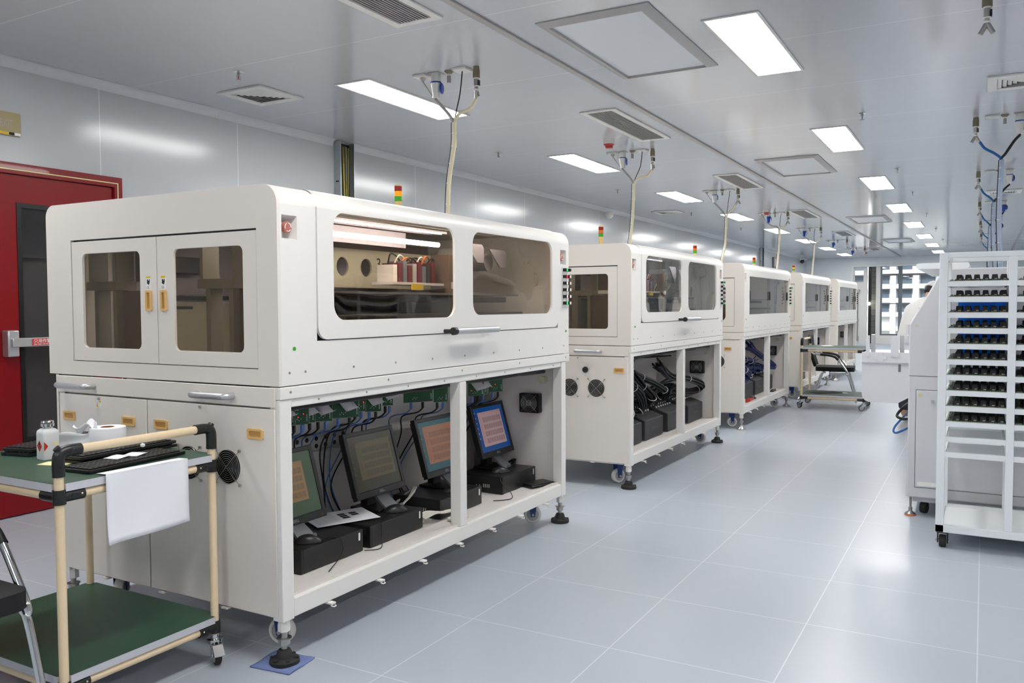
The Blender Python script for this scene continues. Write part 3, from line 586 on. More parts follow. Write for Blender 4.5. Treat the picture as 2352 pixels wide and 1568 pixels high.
    q.box(xb, xb+.05, .001, .05, .16, .951).box(xb, xb+.05, Lb-.05, Lb, .16, .951).box(xb+.051, -.0585, .013, .05, .165, .215).box(xb+.051, -.0585, Lb-.05, Lb, .165, .215)
    q.build('base_frame', W, T, bevel=.0035, smooth=0)
    MB().box(xb, -.02, .016, Lb-.01, .216, .228).box(-.045, -.022, .06, Lb-.058, .228, .243).build('base_shelf', 'inner_grey', T, smooth=0)
    MB().box(xb+.01, xb+.02, .02, Lb-.02, .22, .95).box(xb, -.06, Lb-.018, Lb-.004, .22, .95).box(xb, -.06, .016, .026, .22, .95).build('inner_panels', 'inner_grey', T, smooth=0)
    MB().box(xb+.02, -.1, .02, Lb-.02, .938, .95).build('deck_underside', 'inner_grey', T, smooth=0)
    for a, b in ((-1.268, -.706), (-.702, -.02)):
        MB().box(a, b, -.005, .0, .176, .919).build('lower_panel', 'cover_grey_white', T, bevel=.0025)
    MB().box(-1.275, -.017, -.006, .0, .925, .995).build('drawer_front', 'cover_grey_white', T, bevel=.0025)
    MB().box(xb, -1.278, -.004, .0005, .176, .997).build('corner_strip', 'cover_grey_white', T, smooth=0)
    if i < 2:
        drawer_handle(T, -1.232, -1.03, .958, -.006); drawer_handle(T, -.41, -.225, .958, -.006)
    pl = [-1.238, -.852, -.658, -.152] if i == 0 else ([-.124] if i == 1 else [-.2])
    for p in pl: add_pull(T, p, p+.077, .809, .846, -.005)
    fan_grille(T, -.257, -.005, .697); fan_grille(T, -.464, -.005, .694)
    if i == 0:
        w = MB().box(-1.02, -.985, -.0062, -.005, .87, .902).build('warning_sticker', 'label_white', T, smooth=0)
        MB().box(-1.0, -.986, -.0066, -.0062, .893, .901).add([(-1.018, -.0065, .874), (-1.004, -.0065, .874), (-1.011, -.0065, .895)], [(0, 1, 2)]).build('yellow_mark', 'label_yellow', w, smooth=0)
    if i == 1: MB().lathe([(.022, 0), (.02, .012), (.014, .016), (.001, .017)], (-.341, -.005, .825), (0, -1, 0), 20).build('round_knob', 'black_plastic', T)
    for x in (-.4, -1.0): MB().cyl((x, -.005, .908), (x, -.009, .908), .006, n=10).build('lock_screw', 'steel', T)
    for x in (-.026, -D+.08):
        for y in (.03, Lb-.028): foot(T, x, y, metal_feet)
    for n_, (x, y, a) in enumerate(((-.155, .15, (1.9, 2.55, 2.05)[min(i, 2)]), (-.15, Lb-.14, (2.15, 1.5, 2.2)[min(i, 2)]), (-1.12, .16, .6), (-1.12, Lb-.15, .4))): big_caster(T, x, y, a)
    for k in range(7):
        y = .24+k*(L-.55)/6
        MB().box(-.02, .022, y-.012, y+.012, .158, .164).tube([(.018, y-.012, .155), (.026, y-.004, .15), (.026, y+.008, .15), (.016, y+.012, .153)], .0025, 6).build('cable_hook', W, T)
    for k in range(3): MB().box(-.3-.35*k, -.27-.35*k, -.012, .01, .166, .172).build('cable_hook', W, T, smooth=0)
    # ---------- fan inside the far end of the base
    fx, fz = -.215, .70
    f = MB().plate(rr(fx-.066, fx+.066, fz-.058, fz+.058, .008), [], 'Y', Lb-.06, .04).build('case_fan', 'black_plastic', T, bevel=.003)
    q = MB()
    for k in range(6): q.tube([(fx+(.012+.008*k)*math.cos(t*PI/14), Lb-.064, fz+(.012+.008*k)*math.sin(t*PI/14)) for t in range(28)], .001, 5, closed=True)
    for a in (PI/4, 3*PI/4): q.tube([(fx-.07*math.cos(a), Lb-.063, fz-.07*math.sin(a)), (fx+.07*math.cos(a), Lb-.063, fz+.07*math.sin(a))], .0012, 5)
    q.build('wire_guard', 'steel', f)
    MB().cyl((fx, Lb-.062, fz), (fx, Lb-.0605, fz), .019, n=20).build('fan_hub', 'nav_grey', f)
    MB().cyl((-.13, Lb-.06, .84), (-.13, Lb-.02, .84), .022, n=16).build('cable_port', 'inner_beige', T)
    # ---------- loom under the top rail
    q = MB()
    for k in range(7):
        y = .08; pts = [(-.075-.03*rnd.random(), .08+j*(Lb-.2)/9, .918-.022*rnd.random()) for j in range(10)]
        q.tube(spline(pts, 3), .006+.004*rnd.random(), 6)
    q.build('wire_loom', 'cable_black', T)
    # ---------- mechanisms behind the windows
    q = MB()
    for s0 in (-1.213, -.514):
        for x in (s0, s0+.126): q.box(x, x+.024, .13, .19, 1.02, 1.352)
        for x in (s0-.022, s0+.155): q.box(x, x+.018, .12, .2, 1.39, 1.60)
        q.box(s0-.024, s0+.173, .11, .21, 1.353, 1.389)
        MB().box(s0+.152, s0+.33, .16, .18, 1.02, 1.35).box(s0+.18, s0+.36, .2, .22, 1.39, 1.62).build('stand_cover', 'inner_brown', T, smooth=0)
    q.build('gantry_stand', 'stand_grey', T, smooth=0)
    MB().box(-1.32, -1.31, .3, 1.0, 1.04, 1.30).build('beige_shield', 'inner_beige', T, smooth=0)
    MB().box(-1.32, -1.29, .3, 1.2, 1.315, 1.335).box(-1.32, -1.2, .48, .74, 1.44, 1.52).box(-1.28, -1.18, .4, .62, 1.27, 1.285).build('drive_unit', 'inner_dark', T, bevel=.004)
    MB().box(-1.32, -1.312, .3, 2.0, 1.34, 1.64).build('lilac_panel', 'inner_lilac', T, smooth=0)
    q = MB(); X = -.66
    holes = [[(y+.045*math.cos(t*PI/12), 1.48+.047*math.sin(t*PI/12)) for t in range(24)] for y in (1.1, 1.285, 1.75, 1.92)]
    Hp = q.plate(rect(.95, L-.15, 1.375, 1.572), holes, 'X', X, -.012).build('hole_plate', 'inner_beige', T, smooth=0)
    if i < 2: text('plate_number', '3' if i == 0 else '2', .085, (X+.001, 1.365 if i == 0 else 1.55, 1.475), ROT_X, 'ink', Hp)
    MB().box(X-.16, X-.14, .95, L-.1, 1.36, 1.53).build('far_plate', 'inner_lilac', T, smooth=0)
    MB().box(X-.3, X-.28, 1.05, L-.1, 1.02, 1.65).build('partition', 'inner_brown', T, smooth=0)
    q = MB()
    for x, z, h in ((-.35, 1.30, .03), (-.24, 1.225, .02), (-.5, 1.16, .03), (-.3, 1.09, .02)): q.box(x-.04, x+.04, .42, L-.2, z, z+h)
    for y in (.6, 1.0, 1.45, 1.9): q.box(-.56, -.52, y, y+.04, 1.02, 1.34)
    q.build('guide_rails', 'inner_dark', T, bevel=.004, smooth=0)
    MB().box(-.62, -.2, .45, L-.25, 1.335, 1.345).box(-.62, -.58, .45, L-.25, 1.02, 1.335).build('rail_table', 'nav_grey', T, smooth=0)
    if i > 1:
        MB().cyl((-.13, .3, 1.68), (-.13, 2.0, 1.68), .007, n=10).build('led_or_added_tube', 'tube_glow', T)  # unseen tube added to brighten the interior behind the sliding panes
        for a, b, c, d, m in (((.55, 1.15, 1.36, 1.62, 'inner_lilac'), (.55, 1.2, 1.03, 1.36, 'inner_dark')), ((.5, 1.25, 1.03, 1.62, 'cardboard'),), ((.3, 1.9, 1.03, 1.62, 'frame_alu'),))[i-2]: MB().box(-.42, -.4, a, b, c, d).build('inner_cover', m, T, smooth=0)
    if i < 2:
        if i == 0:
            MB().cyl((-.30, .235, 1.592), (-.30, 1.42, 1.592), .012, n=12).build('led_or_added_tube', 'tube_glow', T)
            MB().cyl((-.24, .235, 1.642), (-.24, 1.36, 1.642), .004, n=8).build('led_or_added_tube', 'tube_glow', T)  # thin glowing tube stands in for a reflection along an edge
        MB().cyl((-.2, .3 if i else 1.45, 1.682), (-.2, 2.0, 1.682), .008, n=10).build('led_or_added_tube', 'tube_glow', T)  # added tube, hidden under the hood top, brightens the window view
        MB().box(-.40, -.30, .2, 1.5, 1.652, 1.664).build('lamp_reflector', 'inner_lilac', T, smooth=0)
        MB().box(-.47, -.46, .2, 1.36, 1.578, 1.655).build('lamp_backing', 'inner_lilac', T, smooth=0)
        mat('card_red', (104, 34, 40), .4)
        CM = MB().box(-.46, -.32, 1.08, 1.50, 1.385, 1.397).build('control_rack', 'inner_grey', T, smooth=0)
        for k in range(9):
            y = 1.11+k*.04; MB().box(-.45, -.35, y, y+.03, 1.397, 1.397+.085+.01*(k % 3)).build('control_card', ['cover_grey_white', 'card_red', 'nav_grey', 'card_red', 'frame_alu', 'card_red', 'nav_grey', 'inner_dark', 'card_red'][k], CM, smooth=0)
        MB().box(-.318, -.31, 1.21, 1.30, 1.36, 1.39).build('rating_label', 'label_yellow', CM, smooth=0)
        for k in range(8):
            y = 1.13+k*.045; pts = [(-.4, y, 1.48), (-.38, y+.03*rnd.random(), 1.52+.02*rnd.random()), (-.42, y+.12, 1.51), (-.46, y+.2, 1.44+.04*rnd.random())]
            MB().tube(spline(pts, 5), .004, 6).build('control_cable', ['cable_black', 'cable_white', 'orange', 'cable_black'][k % 4], CM)
        MB().box(-.42, -.3, 1.52, 1.62, 1.15, 1.55).build('lift_column', 'inner_brown', T, bevel=.004); MB().box(-.299, -.298, 1.535, 1.59, 1.37, 1.405).build('warning_sticker', 'label_white', T, smooth=0)
        for k, (y, z) in enumerate(((1.80, 1.57), (2.05, 1.55))):
            MB().plate([(y-.12, z+.05), (y+.05, z+.05), (y+.07, z+.03), (y+.07, z-.05), (y, z-.05)], [], 'X', -.3, -.01).build('bracket', 'inner_lilac', T, smooth=0)
            MB().cyl((-.5, y-.05, z-.02), (-.35, y-.05, z-.02), .05, n=20).build('cylinder', 'frame_alu', T)
        for k in range(5):
            y = 1.35+k*.15; MB().box(-.3, -.2, y, y+.08, 1.03, 1.03+.06+.05*(k % 3)).build('fixture_block', ['nav_grey', 'inner_beige', 'blue_paint', 'inner_brown', 'hose_blue'][k], T, bevel=.005)
        for k in range(4):
            y = .35+k*.2; MB().box(-.16, -.06, y, y+.05+.03*(k % 2), 1.03, 1.10+.04*(k % 3)).build('fixture_block', ['inner_lilac', 'inner_dark', 'nav_grey', 'inner_lilac'][k], T, bevel=.004)
    return T
rows = [  # start, length, front x, hood?, tower(local)
    (2.13, 2.335, -2.14, True, (-.71, 1.63), False, 'white enclosed machine nearest the camera, computers inside its open base'),
    (5.41, 2.32, -2.118, True, (-.73, 1.17), False, 'second white machine in the row, black cable bundles inside its open base'),
    (8.55, 2.33, -2.125, False, (-.73, .70), True, 'third white machine in the row, sliding panes and blue cables in its base'),
    (11.66, 2.36, -2.125, False, (-.73, .37), True, 'fourth white machine in the row, behind the green bench trolley'),
    (14.82, 2.42, -2.13, False, (-.73, .05), True, 'farthest white machine in the row, near the far opening')]
MACH = [machine(i, y, L, lab, h, t, mf, xf) for i, (y, L, xf, h, t, mf, lab) in enumerate(rows)]
# ================================================================== CONTENTS OF THE FIRST MACHINE
M1x, M1y = -2.14, 2.13
SHELF = .229
def mat_screen(name, rgb, e): return mat(name, rgb, .25, emit=e, var=.15, scale=6)
mat_screen('scr_tan', (150, 118, 80), .19); mat_screen('scr_olive', (92, 82, 58), .16); mat_screen('scr_orange', (158, 106, 78), .19); mat_screen('scr_pink', (196, 160, 160), .19)
mat_screen('scr_olive_block', (78, 70, 50), .18); mat_screen('scr_orange_block', (134, 94, 72), .19); mat_screen('scr_teal', (28, 84, 92), .22); mat_screen('scr_blue', (12, 72, 140), .28); mat_screen('scr_dark', (60, 58, 46), .16); mat_screen('scr_block', (130, 106, 80), .16); mat_screen('scr_green', (74, 92, 70), .16); mat_screen('scr_block2', (166, 136, 138), .16)
def monitor(yc, xb, zb, bg, win, blk, label, tilt=.28, w=.366, h=.312, wr=(.12, .90, .12, .9), stand=True):
    T = thing('monitor', label, 'monitor', (xb, yc, zb), 0, 'monitors in the nearest machine')
    M = Matrix.Rotation(-tilt, 4, 'Y')
    def bx(q, x0, x1, y0, y1, z0, z1): return q.box(x0, x1, y0, y1, z0, z1, M)
    f = MB(); b = .021
    P = [M @ V(p) for p in ((0, 0, 0),)]
    q = MB().plate(rect(-w/2, w/2, 0, h), [rect(-w/2+b, w/2-b, b+.012, h-b)], 'X', 0, -.028); q.v = [tuple(M @ V(p)) for p in q.v]
    bx(q, -.045, -.026, -w/2+.015, w/2-.015, .015, h-.015)
    q.build('bezel', 'black_satin', T, bevel=.003, smooth=0)
    s0, s1, t0, t1 = -w/2+b, w/2-b, b+.012, h-b
    s = MB(); bx(s, -.006, -.004, s0, s1, t0, t1); s.mat(1)
    a0, a1, c0, c1 = [s0+(s1-s0)*wr[0], s0+(s1-s0)*wr[1], t0+(t1-t0)*wr[2], t0+(t1-t0)*wr[3]]
    bx(s, -.0039, -.0035, a0, a1, c0, c1); s.mat(2)
    for r_ in range(4):
        for k in range(8):
            y = a0+(a1-a0)*(.16+.10*k); z = c0+(c1-c0)*(.08+.205*r_); bx(s, -.0034, -.0032, y, y+(a1-a0)*.085, z, z+(c1-c0)*.145)
    for k in range(16): bx(s, -.0034, -.0032, a0+(a1-a0)*.04, a0+(a1-a0)*(.08+.03*rnd.random()), c0+(c1-c0)*(.1+.05*k), c0+(c1-c0)*(.115+.05*k))
    bx(s, -.0034, -.0032, a0, a1, c1-(c1-c0)*.04, c1-(c1-c0)*.03)
    for k in range(6): bx(s, -.0039, -.0037, s0+.006, s0+.014, t1-.03-.03*k, t1-.02-.03*k)
    s.build('screen', [bg, win, blk], T, smooth=0)
    t = text('maker_mark', 'DELL', .017, M @ V((.0004, -.02, .011)), (PI/2-0, 0, PI/2), 'frame_alu', T); t.rotation_euler = (Matrix.Rotation(-tilt, 3, 'Y') @ Euler(ROT_X).to_matrix()).to_euler()
    q = MB(); bx(q, 0, .001, w/2-.03, w/2-.025, .012, .016); q.build('power_light', 'lens_amber', T, smooth=0)
    if stand:
        sb = SHELF+.097-zb
        q = MB().box(-.13, .04, -.085, .085, sb, sb+.012).box(-.11, -.07, -.035, .035, sb+.008, .14)
        q.build('stand', 'black_plastic', T, bevel=.004, smooth=0)
        MB().add([(-.07, -.035, sb+.11), (-.07, .035, sb+.11), (.05, .045, sb+.02), (.05, -.045, sb+.02), (-.07, -.035, sb+.095), (-.07, .035, sb+.095), (.05, .045, sb+.005), (.05, -.045, sb+.005)],
                 [(0, 1, 2, 3), (4, 7, 6, 5), (0, 4, 5, 1), (1, 5, 6, 2), (2, 6, 7, 3), (3, 7, 4, 0)]).build('stand_neck', 'nav_grey', T, smooth=0)
    return T
def computer(yc0, yc1, xf, label, depth=.29, h=.096, z=SHELF):
    T = thing('desktop_computer', label, 'computer', (xf, yc0, z), 0, 'flat desktop computers in the nearest machine'); l = yc1-yc0
    MB().box(-depth, 0, .012, l, .002, h).build('case', 'black_satin', T, bevel=.003, smooth=0)
    q = MB().box(-depth, 0, 0, .013, .002, h).build('front_panel', 'black_plastic', T, bevel=.003, smooth=0)
    p = MB()
    for k in range(4): p.box(-.09-k*.012, -.085-k*.012, -.001, .002, .03, .05)
    for k in range(2): p.cyl((-.15-k*.02, -.001, .04), (-.15-k*.02, .002, .04), .004, n=8)
    p.build('ports', 'frame_alu', q, smooth=0)
    p = MB()
    for k in range(9): p.box(-depth+.02, -.02, -.0005, .001, .058+k*.004, .0595+k*.004)
    p.build('vent_slits', 'ink', q, smooth=0)
    MB().box(0, .0008, l-.03, l-.02, h-.045, h-.012).build('sticker', 'label_white', T, smooth=0)
    return T
PCX = -2.31
PCS = [computer(2.40, 2.775, PCX, 'scuffed black computer at the near end of the open base'),
       computer(2.815, 3.205, PCX+.006, 'black computer under the tilted olive-screen monitor, papers on its corner'),
       computer(3.36, 3.75, PCX, 'black computer behind the middle upright, carrying the orange-screen monitor'),
       computer(3.98, 4.37, PCX-.006, 'black computer at the far end, carrying the blue-screen monitor')]
monitor(2.515, -2.44, .385, 'scr_green', 'scr_tan', 'scr_block', 'black monitor with tan sheet on screen, cut by the near post', wr=(.1, .82, .22, .86))
monitor(3.105, -2.46, .395, 'scr_dark', 'scr_olive', 'scr_olive_block', 'black monitor with dim olive sheet on its screen', wr=(.14, .92, .2, .88))
monitor(3.655, -2.46, .395, 'scr_teal', 'scr_orange', 'scr_orange_block', 'black monitor with orange sheet on teal screen behind the upright', wr=(.1, .97, .14, .9))
monitor(4.21, -2.47, .405, 'scr_blue', 'scr_pink', 'scr_block2', 'black monitor with pink sheet on bright blue screen')
def mouse(x, y, z, rz, label, cord, grp='computer mice on the computers'):
    T = thing('computer_mouse', label, 'mouse', (x, y, z), rz, grp)
    q = MB(); rings = []
    for k in range(11):
        t = k/10; a = -.055+.11*t; w = .031*math.sin(PI*min(max(t*.92+.04, 0), 1))**.55; h = .034*math.sin(PI*min(max(t*.9+.05, 0), 1))**.7
        rings.append([V((w*math.cos(j*PI/8), a, max(h*math.sin(j*PI/8), 0)+.001)) for j in range(9)]+[V((w*.6*math.cos(PI-j*PI/2), a, .0005)) for j in range(1, 2)])
    q.ring(rings).build('shell', 'black_satin', T)
    MB().cyl((-.003, .03, .03), (.003, .03, .03), .009, n=12).build('scroll_wheel', 'nav_grey', T)
    Mi = (Matrix.Translation((x, y, z)) @ Matrix.Rotation(rz, 4, 'Z')).inverted()
    if cord: MB().tube(spline([Mi @ V(p) for p in cord], 6), .0022, 6).build('cord', 'cable_black', T)
PZ = SHELF+.097
mouse(-2.37, 2.50, PZ, -.9, 'glossy black mouse on the scuffed nearest computer', [(-2.33, 2.53, PZ+.01), (-2.30, 2.60, PZ+.008), (-2.296, 2.63, PZ-.04), (-2.29, 2.60, SHELF+.02), (-2.24, 2.48, SHELF+.004)])
mouse(-2.37, 3.08, PZ, -.7, 'glossy black mouse on the computer under the olive-screen monitor', [(-2.36, 3.0, PZ+.012), (-2.33, 2.92, PZ+.006), (-2.298, 2.885, PZ-.01), (-2.293, 2.88, SHELF+.03), (-2.26, 2.83, SHELF+.004), (-2.3, 2.77, SHELF+.004)])
mouse(-2.36, 3.55, PZ, -.7, 'black mouse on the computer behind the middle upright', None)
mouse(-2.40, 4.10, PZ, -.7, 'black mouse on the farthest computer below the blue screen', [(-2.38, 4.05, PZ+.012), (-2.34, 4.0, PZ+.006), (-2.31, 3.955, PZ-.02), (-2.25, 3.96, SHELF+.02), (-2.22, 3.90, SHELF+.004), (-2.28, 3.82, SHELF+.004)])
T = MB().box(0, .19, 0, .30, 0, .0016).mat(1)
for k in range(3): T.box(.05+k*.028, .073+k*.028, .15, .185, .0016, .0019)
for k in range(2): T.box(.05+k*.028, .073+k*.028, .205, .24, .0016, .0019)
T.mat(2)
for k in range(9): T.box(.03+k*.016, .032+k*.016, .02, .13, .0016, .0018)
for k in range(3): T.box(.055+k*.028, .058+k*.028, .188, .2, .0016, .0019)
T = T.build('paper_sheets', ['paper', 'ink', 'faint_ink'], smooth=0, loc=(-2.645, 2.747, PZ+.014), rot=(0.0, .04, -.42)); tag(T, 'printed paper sheets bridging the two nearest computers', 'paper')
K = thing('keyboard', 'black keyboard leaning by the far post inside the nearest machine', 'keyboard', (-2.27, 4.27, SHELF+.001), 1.2)
MB().box(-.07, .12, -.06, .06, 0, .014).build('body', 'black_plastic', K, bevel=.004); MB().box(-.06, .11, -.05, .05, .014, .019).build('keys', 'black_satin', K, bevel=.002)
def coil(name, label, c, r, n, rad, m, cat='cable', grp=None, tall=.4):
    pts = []
    for k in range(n*14+1):
        a = k*2*PI/14; rr_ = r*(1+.12*math.sin(k*.7)); pts.append((c[0]+rr_*.5*math.cos(a), c[1]+rr_*math.sin(a), c[2]+rad+r*tall*(1+math.sin(a+.5))+.004*math.sin(k*1.3)))
    o = MB().tube(pts, rad, 6).build(name, m); return tag(o, label, cat, grp)
coil('cable_coil', 'coiled black cable beside the farthest computer', (-2.5, 4.31, SHELF+.01), .10, 3, .0055, 'cable_black', tall=.5)
coil('cable_coil', 'coil of white network cable behind the olive-screen monitor', (-2.52, 3.33, SHELF+.02), .09, 4, .004, 'cable_white', tall=.6)
coil('cable_coil', 'small coil of thin black cord between the two nearest computers', (-2.36, 2.79, SHELF+.004), .035, 4, .002, 'cable_black', tall=.3)
for k, (dx, dy) in enumerate(((0, 0), (.015, .01), (.03, .0), (.045, .012), (.06, .005))):
    o = MB().tube(spline([(-2.36+dx, 3.21+dy, SHELF+.04), (-2.34+dx, 3.28, SHELF+.055), (-2.32+dx*.6, 3.36, SHELF+.04), (-2.30+dx*.4, 3.44, SHELF+.035)], 6), .0045, 6).build('network_cable', 'cable_white'); tag(o, 'white network cables bundled on the shelf before the orange-screen computer', 'cable', 'white network cables on the shelf')
o = MB().box(-2.27, -2.20, 3.36, 3.45, SHELF+.001, SHELF+.018).build('white_adapter', 'nylon_white', bevel=.004); tag(o, 'small white adapter lying on the shelf by the middle upright', 'adapter')
# circuit boards and their leads belong to the first machine
A = MACH[0]
BO = [(2.45, .803, .09), (2.517, .800, .085), (2.60, .795, .07), (2.676, .793, .08), (2.80, .795, .125), (2.931, .805, .07), (3.013, .797, .075), (3.10, .816, .05), (3.39, .801, .16), (3.56, .785, .08), (3.88, .786, .09), (3.99, .784, .07), (4.12, .787, .09)]
for k, (y, z, w) in enumerate(BO):
    M = Matrix.Translation((-.30+.02*math.sin(k*2.1), y-M1y, z)) @ Matrix.Rotation(-.62+.12*math.sin(k*1.7), 4, 'Z')
    b = MB(); b.box(-.0012, .0012, -w/2, w/2, 0, .145, M); b.mat(1)
    for j in range(5): b.box(.0012, .0018, w/2-.012, w/2-.008, .012+j*.006, .015+j*.006, M)
    for j in range(4): b.box(.0012, .0018, -w*.2+j*.008, -w*.2+.003+j*.008, .014+(j % 2)*.007, .017+(j % 2)*.007, M)
    b.mat(2).box(-.0013, .0013, w/2-.0015, w/2, 0, .145, M); b.mat(3)
    if k in (0, 1, 2, 3, 5, 10, 12):
        for j in range(2+k % 2): b.sphere(M @ V((.0022, -w*.3+j*.022, .03+.012*((j+k) % 2))), .0022, 8)
    cb = b.build('circuit_board', ['pcb_green', 'label_white', 'pcb_pale', 'led_red'], A, smooth=0)
    if k in (0, 2, 3, 4, 6, 7, 10, 11):
        L_ = spline([M @ V((.004, -.01, .14)), M @ V((.05, -.025, .10)), M @ V((.06, .01, .045)), M @ V((.012, .03, .04))], 5); n_ = M.to_3x3() @ V((0, .026, .008))
        MB().sheet([[p-n_, p+n_] for p in L_]).build('ribbon_cable', 'ribbon_grey', cb, solid=.0015)
    if k % 5 == 1:
        MB().box(.004, .014, -.02, -.005, .06, .09, M).build('white_connector', 'label_white', cb, smooth=0)
    M2 = Matrix.Translation((M1x, M1y, 0)) @ M
    for j in range(2):
        blue = (k+j) % 2 == 0; p0 = M2 @ V((0, -w*.25+j*w*.4, -.002))
        ey = p0.y+(.03 if k % 3 else -.05)+.05*j; ex = -2.655-.03*j
        T = thing('data_cable' if blue else 'power_cable', 'blue data cables hanging from circuit boards behind the monitors' if blue else 'black cables hanging from circuit boards behind the monitors', 'cable', p0, 0, 'blue data cables behind the monitors' if blue else 'black cables behind the monitors')
        MB().cyl((0, 0, 0), (0, 0, -.03), .007, n=8).build('plug', 'cable_blue' if blue else 'cable_black', T, bevel=.002)
        MB().tube(spline([(0, 0, -.03), (-.04, .006, -.055), (-.14, .01, -.085), (-.19, .04+.03*math.sin(k), -.18), (ex-p0.x, ey-p0.y+.05*math.sin(k*2), -.36), (ex-p0.x+.03, ey-p0.y+.03, SHELF+.03-p0.z)], 6), .0032 if blue else .004, 6).build('lead', 'cable_blue' if blue else 'cable_black', T)
# outlet strip on the inner partition of machine one
MB().box(-.60, -.58, .1, 2.2, .23, .94).build('inner_partition', 'inner_grey', A, smooth=0)
q = MB().box(-.58, -.555, .42, 1.02, .61, .69).build('outlet_strip', 'frame_alu', A, bevel=.003)
p = MB()
for k in range(9):
    for j in range(2): p.cyl((-.555, .47+k*.062, .632+j*.035), (-.5535, .47+k*.062, .632+j*.035), .011, n=10)
p.build('outlets', 'black_plastic', q)
# ================================================================== INSTRUMENT BOXES, MACHINES TWO AND THREE
def instrument(x, y, w, label, grp, h0=.155, h1=.235, depth=.36, plugs=True, wire='cable_black'):
    T = thing('instrument_box', label, 'electronics box', (x, y, SHELF), 0, grp); s = .085
    pr = [(0, .004), (0, h0), (-s, h0+.03), (-depth*.82, h1), (-depth, h1), (-depth, .004)]
    MB().ring([[V((a, y_, b)) for a, b in pr] for y_ in (.0, w)]).build('case', 'charcoal', T, bevel=.006, smooth=0)
    MB().box(.0, .001, w*.32, w*.7, .07, .088).build('name_strip', 'dark_grey', T, smooth=0)
    if plugs:
        e = MB(); wq = MB()
        for r_ in range(4):
            for c_ in range(7):
                u = -s-.03-r_*.045; v = .045+c_*(w-.09)/6; z = h0+.03+(h1-h0-.03)*(-u-s)/(depth*.82-s)
                e.cyl((u, v, z-.002), (u, v, z+.012), .007, n=8)
                wq.tube(spline([(u, v, z+.01), (u+.01, v+.012, z+.05), (u-.02, v+.03, z+.075), (u-.07, v+.05*math.sin(c_), z+.09)], 4), .0042, 5)
        e.build('sockets', 'label_white', T); wq.build('patch_leads', wire, T)
    return T
for k, (y, w) in enumerate(((5.60, .42), (6.085, .42), (6.615, .43), (7.165, .43))):
    instrument(-2.265, y, w, 'dark grey instrument box in second machine, '+['nearest and mostly hidden by post', 'second from the near end', 'third, beside the upright', 'farthest, right of the upright'][k], 'instrument boxes in the second machine')
for k, (y, w) in enumerate(((9.28, .42), (9.80, .42), (10.32, .38))):
    instrument(-2.30, y, w, 'dark grey instrument box in third machine, '+['nearest of three', 'middle one behind the upright', 'right of the upright'][k], 'instrument boxes in the third machine', h0=.17, h1=.24, wire='cable_navy')
def bundle(pts, n, spread, r, m, label, grp, ties=(.3, .6, .8)):
    T = thing('cable_bundle', label, 'cable', pts[0], 0, grp); P = [V(p)-V(pts[0]) for p in pts]; q = MB()
    for k in range(n):
        a = rnd.random()*2*PI; s = spread*math.sqrt(rnd.random()); off = V((math.cos(a)*s, math.sin(a)*s*.6, math.sin(a)*s)); e = V((rnd.random()-.5, rnd.random()-.5, rnd.random()-.5))*.06
        q.tube(spline([P[0]+off*1.3+e]+[p+off*(.75+.25*rnd.random()) for p in P[1:-1]]+[P[-1]+off*2.2+e], 6), r, 6)
    q.build('strands', m, T); c = spline(P, 8); t = MB()
    for f in ties:
        i_ = int(f*(len(c)-2)); d_ = (c[i_+1]-c[i_]).normalized(); e1 = d_.orthogonal().normalized(); e2 = d_.cross(e1); t.tube([c[i_]+(e1*math.cos(j*PI/6)+e2*math.sin(j*PI/6))*spread*.95 for j in range(12)], .0028, 6, closed=True)
    t.build('cable_ties', 'label_white', T)
g2 = 'black cable bundles in the second machine'
bundle([(-2.38, 5.55, .83), (-2.36, 5.80, .74), (-2.30, 6.02, .62), (-2.29, 6.10, .50), (-2.33, 6.05, .44), (-2.34, 5.9, .46), (-2.42, 5.82, .43)], 22, .034, .006, 'cable_black', 'looped black cable bundle over the second box, left of the upright', g2)
bundle([(-2.45, 6.05, .88), (-2.42, 6.25, .74), (-2.36, 6.55, .64), (-2.33, 6.72, .56), (-2.4, 6.75, .50), (-2.45, 6.7, .47)], 22, .034, .006, 'cable_black', 'black cable bundle sloping down behind the upright of the second machine', g2)
bundle([(-2.40, 6.75, .78), (-2.36, 6.98, .66), (-2.30, 7.28, .62), (-2.26, 7.55, .55), (-2.30, 7.57, .50), (-2.36, 7.35, .49), (-2.42, 7.2, .55), (-2.46, 7.1, .50)], 24, .032, .006, 'cable_black', 'black cable bundle looping near the far post of the second machine', g2)
bundle([(-2.32, 5.50, .60), (-2.28, 5.56, .5), (-2.27, 5.62, .44), (-2.36, 5.62, .44)], 14, .03, .006, 'cable_black', 'black cable bundle half hidden by the near post of the second machine', g2)
bundle([(-2.55, 5.5, .90), (-2.55, 6.0, .84), (-2.5, 6.4, .88), (-2.55, 6.9, .86), (-2.5, 7.3, .91)], 20, .05, .006, 'cable_black', 'tangled black cables along the top of the second machine base', g2, ())
bundle([(-2.48, 5.62, .90), (-2.45, 5.72, .78), (-2.42, 5.9, .64), (-2.44, 6.0, .52), (-2.5, 5.95, .45)], 22, .04, .006, 'cable_black', 'black cable bundle behind the looped one, left bay of the second machine', g2)
bundle([(-2.5, 6.35, .90), (-2.44, 6.2, .78), (-2.40, 6.3, .66), (-2.36, 6.5, .52), (-2.44, 6.45, .45)], 22, .04, .006, 'cable_black', 'black cable bundle falling between second and third boxes of the second machine', g2)
bundle([(-2.5, 5.6, .55), (-2.46, 5.9, .50), (-2.5, 6.2, .54), (-2.46, 6.5, .50), (-2.5, 6.95, .53), (-2.46, 7.3, .50)], 26, .06, .006, 'cable_black', 'black cables heaped over the boxes of the second machine', g2, ())
for k, y in enumerate((5.75, 6.35)):
    monitor(y, -2.62, .45, 'door_black', 'door_black', 'door_black', 'switched-off dark monitor behind the cables of the second machine, '+['nearer one', 'farther one'][k], stand=False)
